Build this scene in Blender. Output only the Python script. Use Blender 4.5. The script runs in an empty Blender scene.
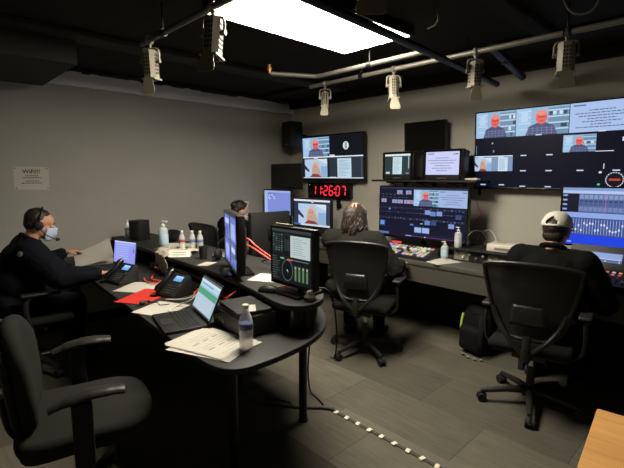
import bpy, bmesh, math, random
from mathutils import Vector, Matrix, Euler
from mathutils.bvhtree import BVHTree
random.seed(7)
PI = math.pi
R = math.radians
scene = bpy.context.scene
COL = scene.collection
V = Vector
EXPO = 0.0
GAIN = 1.0

# ------------------------------------------------------------------ materials
def lin(h):
    if isinstance(h, str):
        h = h.lstrip('#')
        c = [int(h[i:i+2], 16)/255 for i in (0, 2, 4)]
    else:
        c = list(h)
    return tuple(x/12.92 if x <= .04045 else ((x+.055)/1.055)**2.4 for x in c)

MATS = {}
def mat(name, col, rough=.6, metal=0., var=.12, scale=30., bump=0., trans=0., spec=.5, bscale=None):
    if name in MATS: return MATS[name]
    m = bpy.data.materials.new(name); m.use_nodes = True
    nt = m.node_tree; b = nt.nodes['Principled BSDF']
    c = lin(col)
    b.inputs['Roughness'].default_value = rough
    b.inputs['Metallic'].default_value = metal
    b.inputs['Specular IOR Level'].default_value = spec
    tc = nt.nodes.new('ShaderNodeTexCoord')
    n = nt.nodes.new('ShaderNodeTexNoise'); n.inputs['Scale'].default_value = scale; n.inputs['Detail'].default_value = 4
    nt.links.new(tc.outputs['Object'], n.inputs['Vector'])
    mx = nt.nodes.new('ShaderNodeMix'); mx.data_type = 'RGBA'
    mx.inputs[6].default_value = (*[x*(1-var) for x in c], 1)
    mx.inputs[7].default_value = (*[min(1, x*(1+var)) for x in c], 1)
    nt.links.new(n.outputs['Fac'], mx.inputs[0]); nt.links.new(mx.outputs[2], b.inputs['Base Color'])
    if bump:
        n2 = nt.nodes.new('ShaderNodeTexNoise'); n2.inputs['Scale'].default_value = bscale or scale*6
        nt.links.new(tc.outputs['Object'], n2.inputs['Vector'])
        bp = nt.nodes.new('ShaderNodeBump'); bp.inputs['Strength'].default_value = bump; bp.inputs['Distance'].default_value = .004
        nt.links.new(n2.outputs['Fac'], bp.inputs['Height']); nt.links.new(bp.outputs['Normal'], b.inputs['Normal'])
    if trans: b.inputs['Transmission Weight'].default_value = trans
    MATS[name] = m
    return m

def emit(col, strength=1., name=None, gloss=True):
    key = name or 'screen_' + (col if isinstance(col, str) else '%.2f_%.2f_%.2f' % tuple(col)) + '_%.2f' % strength
    if key in MATS: return MATS[key]
    m = bpy.data.materials.new(key); m.use_nodes = True
    b = m.node_tree.nodes['Principled BSDF']
    b.inputs['Base Color'].default_value = (.004, .004, .005, 1)
    b.inputs['Roughness'].default_value = .3
    b.inputs['Specular IOR Level'].default_value = .35 if gloss else 0
    b.inputs['Emission Color'].default_value = (*lin(col), 1)
    b.inputs['Emission Strength'].default_value = strength*GAIN
    MATS[key] = m
    return m

def meshback_mat():
    m = bpy.data.materials.new('woven_chair_mesh'); m.use_nodes = True
    nt = m.node_tree; b = nt.nodes['Principled BSDF']
    b.inputs['Base Color'].default_value = (.012, .012, .011, 1); b.inputs['Roughness'].default_value = .7
    tc = nt.nodes.new('ShaderNodeTexCoord')
    ch = nt.nodes.new('ShaderNodeTexVoronoi'); ch.inputs['Scale'].default_value = 260
    nt.links.new(tc.outputs['Object'], ch.inputs['Vector'])
    gt = nt.nodes.new('ShaderNodeMath'); gt.operation = 'GREATER_THAN'; gt.inputs[1].default_value = .3
    nt.links.new(ch.outputs['Distance'], gt.inputs[0])
    nt.links.new(gt.outputs[0], b.inputs['Alpha'])
    inv = nt.nodes.new('ShaderNodeMath'); inv.operation = 'MULTIPLY_ADD'; inv.inputs[1].default_value = .0; inv.inputs[2].default_value = .93
    nt.links.new(gt.outputs[0], inv.inputs[0]); nt.links.new(inv.outputs[0], b.inputs['Alpha'])
    return m

def wall_mat(name, col, var=.05):
    return mat(name, col, rough=.75, var=var, scale=3.0, bump=.12, bscale=120, spec=.25)

def carpet_mat():
    m = bpy.data.materials.new('carpet_tiles'); m.use_nodes = True
    nt = m.node_tree; b = nt.nodes['Principled BSDF']; L = nt.links.new
    b.inputs['Roughness'].default_value = .85; b.inputs['Specular IOR Level'].default_value = .2
    tc = nt.nodes.new('ShaderNodeTexCoord')
    mp = nt.nodes.new('ShaderNodeMapping'); mp.inputs['Location'].default_value = (.12, .28, 0)
    L(tc.outputs['Object'], mp.inputs['Vector'])
    br = nt.nodes.new('ShaderNodeTexBrick'); br.offset = .5
    br.inputs['Scale'].default_value = 1; br.inputs['Brick Width'].default_value = .92; br.inputs['Row Height'].default_value = .46
    br.inputs['Mortar Size'].default_value = .0025; br.inputs['Mortar Smooth'].default_value = .3; br.inputs['Bias'].default_value = 0
    br.inputs['Color1'].default_value = (.062, .057, .044, 1); br.inputs['Color2'].default_value = (.120, .111, .084, 1)
    br.inputs['Mortar'].default_value = (.05, .047, .04, 1)
    L(mp.outputs[0], br.inputs['Vector'])
    # brushed streaks
    mp2 = nt.nodes.new('ShaderNodeMapping'); mp2.inputs['Scale'].default_value = (3, 26, 1)
    L(tc.outputs['Object'], mp2.inputs['Vector'])
    n = nt.nodes.new('ShaderNodeTexNoise'); n.inputs['Scale'].default_value = 1.6; n.inputs['Detail'].default_value = 5
    L(mp2.outputs[0], n.inputs['Vector'])
    n3 = nt.nodes.new('ShaderNodeTexNoise'); n3.inputs['Scale'].default_value = 1.8; n3.inputs['Detail'].default_value = 3
    L(tc.outputs['Object'], n3.inputs['Vector'])
    ad = nt.nodes.new('ShaderNodeMath'); ad.operation = 'ADD'; L(n.outputs['Fac'], ad.inputs[0]); L(n3.outputs['Fac'], ad.inputs[1])
    mr = nt.nodes.new('ShaderNodeMapRange'); mr.inputs['From Min'].default_value = .6; mr.inputs['From Max'].default_value = 1.4
    mr.inputs['To Min'].default_value = .72; mr.inputs['To Max'].default_value = 1.28
    L(ad.outputs[0], mr.inputs['Value'])
    mx = nt.nodes.new('ShaderNodeMix'); mx.data_type = 'RGBA'; mx.blend_type = 'MULTIPLY'; mx.inputs[0].default_value = 1
    L(br.outputs['Color'], mx.inputs[6]); L(mr.outputs[0], mx.inputs[7]); L(mx.outputs[2], b.inputs['Base Color'])
    n2 = nt.nodes.new('ShaderNodeTexNoise'); n2.inputs['Scale'].default_value = 400
    L(tc.outputs['Object'], n2.inputs['Vector'])
    bp = nt.nodes.new('ShaderNodeBump'); bp.inputs['Strength'].default_value = .35; bp.inputs['Distance'].default_value = .003
    L(n2.outputs['Fac'], bp.inputs['Height']); L(bp.outputs[0], b.inputs['Normal'])
    return m

def wood_mat():
    m = bpy.data.materials.new('honey_wood'); m.use_nodes = True
    nt = m.node_tree; b = nt.nodes['Principled BSDF']; L = nt.links.new
    b.inputs['Roughness'].default_value = .5
    tc = nt.nodes.new('ShaderNodeTexCoord')
    mp = nt.nodes.new('ShaderNodeMapping'); mp.inputs['Scale'].default_value = (2, 22, 6)
    L(tc.outputs['Object'], mp.inputs['Vector'])
    n = nt.nodes.new('ShaderNodeTexNoise'); n.inputs['Scale'].default_value = 2.5; n.inputs['Detail'].default_value = 6
    L(mp.outputs[0], n.inputs['Vector'])
    br = nt.nodes.new('ShaderNodeTexBrick'); br.offset = .4
    br.inputs['Scale'].default_value = 1; br.inputs['Brick Width'].default_value = .9; br.inputs['Row Height'].default_value = .11
    br.inputs['Mortar Size'].default_value = 0.0006
    br.inputs['Color1'].default_value = (.66, .33, .085, 1); br.inputs['Color2'].default_value = (.78, .41, .11, 1); br.inputs['Mortar'].default_value = (.38, .18, .05, 1)
    L(tc.outputs['Object'], br.inputs['Vector'])
    mr = nt.nodes.new('ShaderNodeMapRange'); mr.inputs['To Min'].default_value = .75; mr.inputs['To Max'].default_value = 1.2
    L(n.outputs['Fac'], mr.inputs['Value'])
    mx = nt.nodes.new('ShaderNodeMix'); mx.data_type = 'RGBA'; mx.blend_type = 'MULTIPLY'; mx.inputs[0].default_value = 1
    L(br.outputs['Color'], mx.inputs[6]); L(mr.outputs[0], mx.inputs[7]); L(mx.outputs[2], b.inputs['Base Color'])
    return m

BLK = mat('black_plastic', '#1b1b1a', .5)
BLKM = mat('matte_black_plastic', '#121212', .7)
BLKG = mat('gloss_black_plastic', '#101010', .22)
RIM = mat('chair_frame_plastic', '#201f1e', .38)
DESK = mat('charcoal_laminate', '#2d2d2b', .6, var=.08, scale=60, bump=.05, spec=.3)
DESKE = mat('black_desk_edging', '#181818', .4)
CONS = mat('grey_console_laminate', '#4a4943', .5, var=.08, scale=40)
METB = mat('black_metal', '#161616', .4, .4)
STEEL = mat('galvanised_steel', '#7d7a70', .45, .4)
STEELD = mat('dull_steel_pipe', '#55534b', .5, .3)
CHROME = mat('chrome', '#c8c8c4', .18, 1)
BRASS = mat('brass', '#a8713a', .35, .8)
BEIGE = mat('beige_lamp_enamel', '#7d7766', .45, var=.06)
HOLE = mat('dark_vent_hole', '#1c1a16', .9)
CEIL = mat('black_ceiling_paint', '#2b2925', .9, var=.3, scale=5, bump=.2, bscale=40, spec=.15)
CEILG = mat('charcoal_duct_paint', '#3a3833', .8, var=.25, scale=4, bump=.2, bscale=30, spec=.2)
PAPER = mat('white_paper', '#b8b4a9', .8, var=.03)
INK = mat('printed_ink', '#2c2c2c', .8)
INKG = mat('grey_print', '#8c8a82', .8)
REDP = mat('red_card', '#c02a1e', .65, var=.06)
REDC = mat('red_cable', '#d8483c', .5)
WHTC = mat('white_cable', '#cfcbbd', .5)
WHT = mat('white_plastic', '#d9d6cb', .4)
CREAM = mat('cream_plastic', '#cfcabb', .45)
GREYP = mat('grey_plastic', '#77756d', .45)
SKIN = mat('skin', '#c9957a', .55, var=.08, scale=25)
SKIN2 = mat('pale_skin', '#cf9d82', .55, var=.08, scale=25)
HAIRB = mat('dark_brown_hair', '#241a14', .5, var=.4, scale=60, bump=.6, bscale=180)
HAIRW = mat('brown_wavy_hair', '#2c221b', .5, var=.45, scale=40)
NAVY = mat('navy_jacket_cloth', '#101219', .85, var=.2, scale=20, bump=.3, bscale=250, spec=.12)
BLKC = mat('black_cloth', '#0c0c0b', .9, var=.2, scale=20, bump=.3, bscale=250, spec=.12)
GREYC = mat('dark_grey_cloth', '#20201d', .9, var=.2, scale=20, bump=.3, bscale=250, spec=.12)
JEAN = mat('dark_trouser_cloth', '#0e0f12', .9, var=.2, scale=20, bump=.3, bscale=250, spec=.12)
FAB = mat('charcoal_upholstery', '#2b2c28', .95, var=.15, scale=200, bump=.5, bscale=600, spec=.1)
FABD = mat('black_seat_fabric', '#1d1d1b', .95, var=.15, scale=200, bump=.5, bscale=600, spec=.1)
MASK = mat('pale_blue_mask', '#b9c6dc', .8, var=.04)
MASKW = mat('white_mask', '#d6cfc8', .8, var=.04)
CAPW = mat('white_cap_cotton', '#cfcabf', .85, var=.05, bump=.2, bscale=300)
WATER = mat('clear_bottle_plastic', '#f2f3f0', .12, var=0, spec=.8)
WATER.node_tree.nodes['Principled BSDF'].inputs['Alpha'].default_value = .45
GEL = mat('clear_gel', '#d3dfe0', .15, var=0, spec=.7)
GEL.node_tree.nodes['Principled BSDF'].inputs['Alpha'].default_value = .62
LABB = mat('blue_bottle_label', '#66749f', .5)
LABR = mat('red_bottle_label', '#9a4a52', .5)
LABW = mat('pale_label', '#a9c6d4', .5)
YEL = mat('yellow_green_piping', '#b7d43c', .6)
BACKP = mat('black_nylon', '#111112', .8, var=.25, scale=18, bump=.4, bscale=90, spec=.15)
WOOD = wood_mat()
CHMESH = meshback_mat()
BRN = mat('brown_leather', '#5b3a22', .6)

# ------------------------------------------------------------------ mesh building
class MB:
    def __init__(self): self.bm = bmesh.new()
    def _new(self, fn, M, m):
        nv = len(self.bm.verts); nf = len(self.bm.faces)
        fn()
        self.bm.verts.ensure_lookup_table(); self.bm.faces.ensure_lookup_table()
        vs = self.bm.verts[nv:]; fs = self.bm.faces[nf:]
        if M is not None: bmesh.ops.transform(self.bm, matrix=M, verts=list(vs))
        for f in fs: f.material_index = m
        return vs, fs
    def box(self, c, s, bev=0., rot=None, m=0, seg=2):
        tb = bmesh.new()
        bmesh.ops.create_cube(tb, size=1)
        bmesh.ops.scale(tb, vec=V(s), verts=tb.verts)
        if bev:
            bev = min(bev, min(s)*.49)
            bmesh.ops.bevel(tb, geom=list(tb.edges), offset=bev, segments=seg, affect='EDGES', profile=.5)
        Mx = Matrix.Translation(V(c))
        if rot is not None: Mx = Mx @ (rot if isinstance(rot, Matrix) else Euler(rot).to_matrix().to_4x4())
        bmesh.ops.transform(tb, matrix=Mx, verts=tb.verts)
        return self.merge(tb, m)
    def merge(self, tb, m=0, M=None):
        if M is not None: bmesh.ops.transform(tb, matrix=M, verts=tb.verts)
        mp = {}
        for v in tb.verts: mp[v] = self.bm.verts.new(v.co)
        for f in tb.faces:
            try:
                nf = self.bm.faces.new([mp[v] for v in f.verts]); nf.material_index = m
            except ValueError: pass
        tb.free(); return self
    def cyl(self, p0, p1, r0, r1=None, seg=20, m=0, caps=True):
        p0, p1 = V(p0), V(p1); r1 = r0 if r1 is None else r1
        d = p1-p0; q = d.to_track_quat('Z', 'Y').to_matrix().to_4x4()
        tb = bmesh.new()
        bmesh.ops.create_cone(tb, cap_ends=caps, segments=seg, radius1=r0, radius2=r1, depth=d.length)
        return self.merge(tb, m, Matrix.Translation((p0+p1)/2) @ q)
    def ball(self, c, r, m=0, sub=3, rot=None):
        tb = bmesh.new(); bmesh.ops.create_icosphere(tb, subdivisions=sub, radius=1)
        r = (r, r, r) if isinstance(r, (int, float)) else r
        Mx = Matrix.Translation(V(c))
        if rot is not None: Mx = Mx @ (rot if isinstance(rot, Matrix) else Euler(rot).to_matrix().to_4x4())
        return self.merge(tb, m, Mx @ Matrix.Diagonal((*r, 1)))
    def tube(self, pts, r, seg=10, closed=False, m=0, flat=1.0, flat_axis=None):
        pts = [V(p) for p in pts]; n = len(pts)
        rs = r if isinstance(r, (list, tuple)) else [r]*n
        rings = []; up = V((0, 0, 1))
        prev = None
        for i, p in enumerate(pts):
            a = pts[(i-1) % n] if (closed or i > 0) else p
            b = pts[(i+1) % n] if (closed or i < n-1) else p
            t = (b-a).normalized()
            if prev is None:
                x = t.orthogonal().normalized() if abs(t.dot(up)) > .95 else t.cross(up).normalized()
            else:
                x = (prev - t*prev.dot(t)).normalized()
            prev = x; y = t.cross(x)
            rings.append([self.bm.verts.new(p + (x*math.cos(2*PI*k/seg) + y*math.sin(2*PI*k/seg)*flat)*rs[i]) for k in range(seg)])
        cnt = n if closed else n-1
        for i in range(cnt):
            A, B = rings[i], rings[(i+1) % n]
            off = 0
            if closed and i == n-1:
                off = min(range(seg), key=lambda o: (A[0].co-B[o].co).length)
            for k in range(seg):
                f = self.bm.faces.new([A[k], A[(k+1) % seg], B[(k+1+off) % seg], B[(k+off) % seg]]); f.material_index = m
        if not closed:
            for rg, rev in ((rings[0], True), (rings[-1], False)):
                f = self.bm.faces.new(list(reversed(rg)) if rev else rg); f.material_index = m
        return self
    def lathe(self, prof, c=(0, 0, 0), seg=28, m=0):
        c = V(c); rings = []
        for (r, z) in prof:
            rings.append([self.bm.verts.new(c+V((r*math.cos(2*PI*k/seg), r*math.sin(2*PI*k/seg), z))) for k in range(seg)])
        for A, B in zip(rings, rings[1:]):
            for k in range(seg):
                f = self.bm.faces.new([A[k], A[(k+1) % seg], B[(k+1) % seg], B[k]]); f.material_index = m
        for rg, rev in ((rings[0], True), (rings[-1], False)):
            f = self.bm.faces.new(list(reversed(rg)) if rev else rg); f.material_index = m
        return self
    def prism(self, poly, z0, z1, m=0, bev=0., M=None):
        tb = bmesh.new()
        vs = [tb.verts.new((x, y, z0)) for x, y in poly]
        f = tb.faces.new(vs)
        r = bmesh.ops.extrude_face_region(tb, geom=[f])
        for e in r['geom']:
            if isinstance(e, bmesh.types.BMVert): e.co.z = z1
        bmesh.ops.recalc_face_normals(tb, faces=tb.faces)
        if bev:
            ed = [e for e in tb.edges if abs(e.verts[0].co.z-e.verts[1].co.z) < 1e-6]
            bmesh.ops.bevel(tb, geom=ed, offset=bev, segments=2, affect='EDGES', profile=.5)
        return self.merge(tb, m, M)
    def poly(self, pts, m=0):
        f = self.bm.faces.new([self.bm.verts.new(V(p)) for p in pts]); f.material_index = m
        return self
    def build(self, name, mats, parent=None, smooth=True, angle=38, recalc=True):
        me = bpy.data.meshes.new(name)
        if recalc: bmesh.ops.recalc_face_normals(self.bm, faces=self.bm.faces)
        self.bm.to_mesh(me); self.bm.free()
        for m in (mats if isinstance(mats, (list, tuple)) else [mats]): me.materials.append(m)
        if smooth:
            me.polygons.foreach_set('use_smooth', [True]*len(me.polygons))
            me.set_sharp_from_angle(angle=R(angle))
        o = bpy.data.objects.new(name, me); COL.objects.link(o)
        if parent is not None: o.parent = parent
        return o

def tag(o, label=None, cat=None, group=None, kind=None):
    if label: o['label'] = label
    if cat: o['category'] = cat
    if group: o['group'] = group
    if kind: o['kind'] = kind
    return o
def thing(name, label, cat, loc=(0, 0, 0), rz=0., group=None):
    o = bpy.data.objects.new(name, None); COL.objects.link(o)
    o.empty_display_size = .05
    o.location = loc; o.rotation_euler = (0, 0, rz)
    return tag(o, label, cat, group)
def dup(root, loc, rz, label=None, rot=None):
    r = root.copy(); COL.objects.link(r); r.location = loc
    r.rotation_euler = rot if rot else (0, 0, rz)
    if label: r['label'] = label
    for ch in list(root.children):
        c = ch.copy(); COL.objects.link(c); c.parent = r
        for g in list(ch.children):
            d = g.copy(); COL.objects.link(d); d.parent = c
    return r
def bez(pts, n=8, closed=False):
    pts = [V(p) for p in pts]; out = []; k = len(pts)
    rng = range(k if closed else k-1)
    for i in rng:
        if closed: p0, p1, p2, p3 = pts[(i-1) % k], pts[i], pts[(i+1) % k], pts[(i+2) % k]
        else: p0, p1, p2, p3 = pts[max(i-1, 0)], pts[i], pts[i+1], pts[min(i+2, k-1)]
        for j in range(n):
            t = j/n
            out.append(.5*((2*p1)+(-p0+p2)*t+(2*p0-5*p1+4*p2-p3)*t*t+(-p0+3*p1-3*p2+p3)*t**3))
    if not closed: out.append(pts[-1])
    return out
def cable(name, label, pts, r, m, parent=None, group=None, cat='cable'):
    o = MB().tube(bez(pts, 8), r, 8).build(name, m, parent)
    if parent is None: tag(o, label, cat, group)
    return o
def textmesh(body, size, depth=.0006, align='CENTER', bold=0.):
    cu = bpy.data.curves.new('txt', 'FONT'); cu.body = body; cu.size = size; cu.extrude = depth; cu.align_x = align; cu.offset = bold
    o = bpy.data.objects.new('txt', cu); COL.objects.link(o)
    dg = bpy.context.evaluated_depsgraph_get()
    me = bpy.data.meshes.new_from_object(o.evaluated_get(dg))
    bpy.data.objects.remove(o); bpy.data.curves.remove(cu)
    return me
def addtext(mb, body, size, M, m=0, align='CENTER', bold=0., depth=.0006):
    me = textmesh(body, size, depth, align, bold)
    tb = bmesh.new(); tb.from_mesh(me); bpy.data.meshes.remove(me)
    mb.merge(tb, m, M)

# ------------------------------------------------------------------ setting
XL, YB, XR, YN, ZC = -4.8, 4.2, 1.7, -1.7, 2.57
WALL = wall_mat('greige_wall_paint', '#a09f97')
WALLB = wall_mat('warm_grey_wall_paint', '#bcb9ad')
BAND = wall_mat('pale_grey_band_paint', '#e4e5e4')
def struct(o): return tag(o, kind='structure')
struct(MB().box(((XL+XR)/2, (YB+YN)/2, -.05), (XR-XL+.3, YB-YN+.3, .1)).build('floor', carpet_mat(), smooth=False))
struct(MB().box((XL-.075, (YB+YN)/2, ZC/2), (.15, YB-YN+.3, ZC)).build('wall_left', WALL, smooth=False))
struct(MB().box(((XL+XR)/2, YB+.075, ZC/2), (XR-XL, .15, ZC)).build('wall_back', WALLB, smooth=False))
struct(MB().box((XR+.075, (YB+YN)/2, ZC/2), (.15, YB-YN+.3, ZC)).build('wall_right', WALLB, smooth=False))
struct(MB().box(((XL+XR)/2, YN-.075, ZC/2), (XR-XL, .15, ZC)).build('wall_front', WALLB, smooth=False))
struct(MB().box(((XL+XR)/2, (YB+YN)/2, ZC+.05), (XR-XL+.3, YB-YN+.3, .1)).build('ceiling', CEIL, smooth=False))
# the lighter band at the top of the left wall: a boxed-out fascia
struct(MB().box((XL+.03, (YB+YN)/2, (2.41+ZC)/2), (.06, YB-YN, ZC-2.41), .004).build('trim_1', BAND, smooth=False))
struct(MB().box(((XL+XR)/2, YB-.008, .05), (XR-XL, .016, .1), .003).build('baseboard_back', BLKM, smooth=False))
struct(MB().box((XL+.008, (YB+YN)/2, .05), (.016, YB-YN-.04, .1), .003).build('baseboard_left', BLKM, smooth=False))
# black-painted bulkheads under the ceiling
struct(MB().box(((XL+XR)/2, YB-.04, 2.52), (XR-XL, .08, .1), .01).build('trim_2', CEIL, smooth=False))

# ragged black fabric edge along the left wall under the ceiling
mb = MB(); y = 1.12
random.seed(3)
while y < 3.97:
    w = random.uniform(.06, .16); d = random.uniform(.0, .02)
    mb.box((XL+.12, y+w/2, ZC-.012-d/2), (.12, w+.01, .02+d), .004); y += w
tag(mb.build('ceiling_fabric_strip', CEIL, smooth=False), 'ragged black strip along ceiling edge above the pale wall band', 'ceiling strip')

def beam(name, label, p0, p1, w, h, m, cat):
    p0, p1 = V(p0), V(p1); d = p1-p0
    L = d.length; a = math.atan2(d.y, d.x)
    o = MB().box((0, 0, 0), (L, w, h), .012).build(name, m, smooth=False)
    o.location = (p0+p1)/2; o.rotation_euler = (0, 0, a)
    return tag(o, label, cat)
beam('ceiling_duct', 'boxy charcoal duct running under ceiling at upper left', (-4.1, -1.5, 2.46), (-4.1, 1.05, 2.46), 1.05, .22, CEILG, 'duct')
beam('ceiling_beam', 'charcoal beam crossing the dark ceiling behind the left spotlights', (-3.55, -1.5, 2.547), (-3.55, 3.9, 2.547), .22, .046, CEILG, 'beam')
beam('ceiling_beam', 'black beam across the ceiling just short of the far wall', (-4.5, 3.55, 2.547), (1.6, 3.55, 2.547), .16, .046, CEIL, 'beam')
beam('ceiling_beam', 'black beam on the dark ceiling right of the light panel', (-1.15, -1.5, 2.54), (-1.15, 3.4, 2.54), .12, .06, CEIL, 'beam')

# ceiling light panel
LX0, LX1, LY0, LY1, LZ = -2.39, -1.79, 1.44, 2.66, 2.5
t = thing('ceiling_light', 'glowing rectangular fluorescent panel in the black ceiling', 'ceiling light', ((LX0+LX1)/2, (LY0+LY1)/2, LZ))
w, l = LX1-LX0, LY1-LY0
mb = MB()
for sx in (-1, 1): mb.box((sx*(w/2+.012), 0, .035), (.024, l+.048, .07), .003)
for sy in (-1, 1): mb.box((0, sy*(l/2+.012), .035), (w, .024, .07), .003)
mb.build('frame', METB, t, smooth=False)
mb = MB().box((0, 0, .008), (w, l, .012)); mb.build('diffuser', emit('#fff5e2', 48., 'fluorescent_diffuser', False), t, smooth=False)
mb = MB().box((0, 0, .045), (w, l, .045)); mb.build('housing', METB, t, smooth=False)

# lighting pipes
def pipe(name, label, pts, r, m, cat='pipe', hangers=(), z1=ZC):
    t = thing(name, label, cat, pts[0])
    o = V(pts[0])
    MB().tube([V(p)-o for p in pts], r, 14).build('pipe', m, t)
    for h in hangers:
        h = V(h)-o
        MB().cyl(h+V((0, 0, r*.5)), (h.x, h.y, z1-o.z), .006, seg=8).cyl(h-V((.02, 0, 0)), h+V((.02, 0, 0)), r+.006).build('hanger', METB, t)
    return t
TY, TZ = 1.25, 2.4
pipe('lighting_pipe', 'steel lighting pipe nearest the camera at upper left', [(-2.92, TY, TZ), (.8, TY, TZ)], .017, STEELD, 'lighting pipe', [(-2.6, TY, TZ), (-.4, TY, TZ)])
TY2, TZ2 = 3.0, 2.4
pipe('lighting_pipe', 'pale lighting pipe carrying a row of spotlights before the far wall', [(-3.14, TY2, TZ2), (-.4, TY2, TZ2)], .018, STEEL, 'lighting pipe', [(-2.5, TY2, TZ2), (-.9, TY2, TZ2)])
t = pipe('conduit_pipe', 'bent grey conduit with brass end running behind the light panel', [(-2.97, 2.36, 2.41), (-2.965, 2.37, 2.4), (-2.955, 2.39, 2.398)] + bez([(-2.80, 2.68, 2.398), (-2.775, 2.715, 2.398), (-2.73, 2.732, 2.398)], 4) + [(-2.4, 2.735, 2.398), (-1.72, 2.735, 2.398)], .019, STEELD, 'pipe', [(-2.2, 2.735, 2.398)])
MB().cyl((0, 0, -.012), (-.0, -.0, .06), .016).cyl((0, 0, .02), (0, 0, .035), .024).build('valve', BRASS, t)
pipe('black_pipe', 'black sagging pipe passing right of the light panel', [(-1.49, 1.0, 2.35), (-1.575, 2.22, 2.35), (-1.63, 3.0, 2.345), (-1.68, 3.85, 2.33)], .024, METB, 'pipe', [(-1.505, 1.15, 2.35), (-1.63, 3.2, 2.343)])
pipe('black_pipe', 'short black pipe stub pointing at far wall above the large television', [(-1.42, 3.12, 2.45), (-1.47, 3.85, 2.36)], .03, METB, 'pipe', [(-1.44, 3.4, 2.415)])
cable('hanging_cable', 'dark cable loop hanging from the ceiling at upper right', [(-.84, 2.69, ZC), (-.83, 2.69, 2.47), (-.78, 2.7, 2.405), (-.7, 2.7, 2.40), (-.66, 2.69, 2.48), (-.65, 2.69, ZC)], .007, STEELD)
cable('hanging_cable', 'small pale wire hook hanging beside the black ceiling pipe', [(-1.45, 2.42, ZC), (-1.43, 2.42, 2.48), (-1.45, 2.42, 2.44), (-1.5, 2.42, 2.43)], .006, STEELD)

# spotlights
def spotlight(label, x, y, z, rz, tilt, L=.2, w=.1, flap=True):
    """hangs from a pipe at (x,y,z): clamp, yoke, vented housing, drop flap."""
    t = thing('spotlight', label, 'spotlight', (x, y, z), rz)
    MB().cyl((-.016, 0, 0), (.016, 0, 0), .026, seg=16).cyl((0, 0, -.02), (0, 0, -.055), .008).ball((0, 0, -.03), .013, sub=2).build('clamp', STEEL, t)
    hw = w/2+.016
    pts = bez([(-hw, 0, -.13), (-hw, 0, -.075), (-hw*.75, 0, -.055), (0, 0, -.052), (hw*.75, 0, -.055), (hw, 0, -.075), (hw, 0, -.13)], 5)
    MB().tube(pts, .007, 8).cyl((-hw-.008, 0, -.13), (-w/2, 0, -.13), .014, seg=12).cyl((hw+.008, 0, -.13), (w/2, 0, -.13), .014, seg=12).build('yoke', BEIGE, t)
    # housing, pivot at z=-.13, tilted about X
    piv = Matrix.Translation((0, 0, -.13)) @ Matrix.Rotation(tilt, 4, 'X')
    c = .025
    oct_ = [(-w/2+c, -w/2), (w/2-c, -w/2), (w/2, -w/2+c), (w/2, w/2-c), (w/2-c, w/2), (-w/2+c, w/2), (-w/2, w/2-c), (-w/2, -w/2+c)]
    mb = MB(); mb.prism(oct_, -L*.62, L*.38, 0, .004, piv)
    # vents: rows of dark holes on the four long faces
    for ax in range(4):
        for i in range(-1, 2):
            for k in range(6):
                p = V((i*.016, -w/2-.0004, -L*.42+k*L*.125))
                mb.box((0, 0, 0), (.009, .002, .014), 0, piv @ Matrix.Rotation(ax*PI/2, 4, 'Z') @ Matrix.Translation(p), 1)
    mb.box((0, 0, 0), (w*1.06, w*1.06, .012), .003, piv @ Matrix.Translation((0, 0, -L*.62)), 0)
    h = mb.build('housing', [BEIGE, HOLE], t, smooth=False)
    mb = MB(); mb.cyl((0, 0, 0), (0, 0, .004), w*.38, seg=20); l = mb.build('lens', BLKG, h); l.matrix_local = piv @ Matrix.Translation((0, 0, -L*.62-.009))
    if flap:
        fl = [(-w*.34, 0), (w*.34, 0), (w*.40, -.03), (w*.54, -.075), (w*.50, -.092), (w*.40, -.098), (-w*.40, -.098), (-w*.50, -.092), (-w*.54, -.075), (-w*.40, -.03)]
        mb = MB(); mb.prism(fl, 0, .003, 0, 0, piv @ Matrix.Translation((0, -w*.5, -L*.62)) @ Matrix.Rotation(PI/2+R(-8), 4, 'X'))
        mb.build('barn_door', BEIGE, t, smooth=False)
    return t
spotlight('beige spotlight leftmost in the photo at the end of nearer pipe', -2.79, TY, TZ, R(35), R(4), .175, .088)
spotlight('beige spotlight on the nearer pipe close beside the light panel', -2.03, TY, TZ, R(30), R(-10), .2, .092)
spotlight('spotlight whose pale flap hangs before the top of light panel', -1.0, TY+.0, TZ, R(38), R(0), .15, .1)
spotlight('beige spotlight leftmost on the far pipe tilted down with lit lens', -2.94, TY2, TZ2, R(40), R(-14), .15, .07)
spotlight('beige spotlight on the far pipe above the two small monitors', -2.16, TY2, TZ2, R(48), R(-10), .18, .078)
spotlight('beige spotlight on the far pipe above left end of the large television', -1.47, TY2, TZ2, R(50), R(4), .17, .08)
spotlight('shadowed spotlight on the far pipe above middle of large television', -.9, TY2, TZ2, R(25), R(-4), .18, .095)

# ------------------------------------------------------------------ screens
def screen(parent, w, h, shapes, base='#0b0e18', c=(0, 0, 0), name='screen', s=1.0):
    """flat lit screen in XZ facing -Y, centre c; u right, v down in 0..1"""
    mb = MB(); mats = [emit(base, s)]; idx = {base: 0}
    def P(u, v, k): return (c[0]+(u-.5)*w, c[1]-.0005*k, c[2]+(.5-v)*h)
    mb.box((c[0], c[1]+.002, c[2]), (w, .004, h))
    k = 1
    for sh in shapes:
        col = sh[-1]
        if col not in idx: idx[col] = len(mats); mats.append(emit(col, s))
        m = idx[col]; k += .2
        if sh[0] == 'r':
            _, x0, y0, x1, y1, _ = sh
            mb.poly([P(x0, y1, k), P(x1, y1, k), P(x1, y0, k), P(x0, y0, k)], m)
        elif sh[0] == 'e':
            _, cx, cy, rx, ry, _ = sh
            mb.poly([P(cx+rx*math.cos(a*PI/12), cy+ry*math.sin(a*PI/12), k) for a in range(24)][::-1], m)
        elif sh[0] == 'p':
            mb.poly([P(x, y, k) for x, y in sh[1]], m)
    return mb.build(name, mats, parent, smooth=False, recalc=False)
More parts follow.
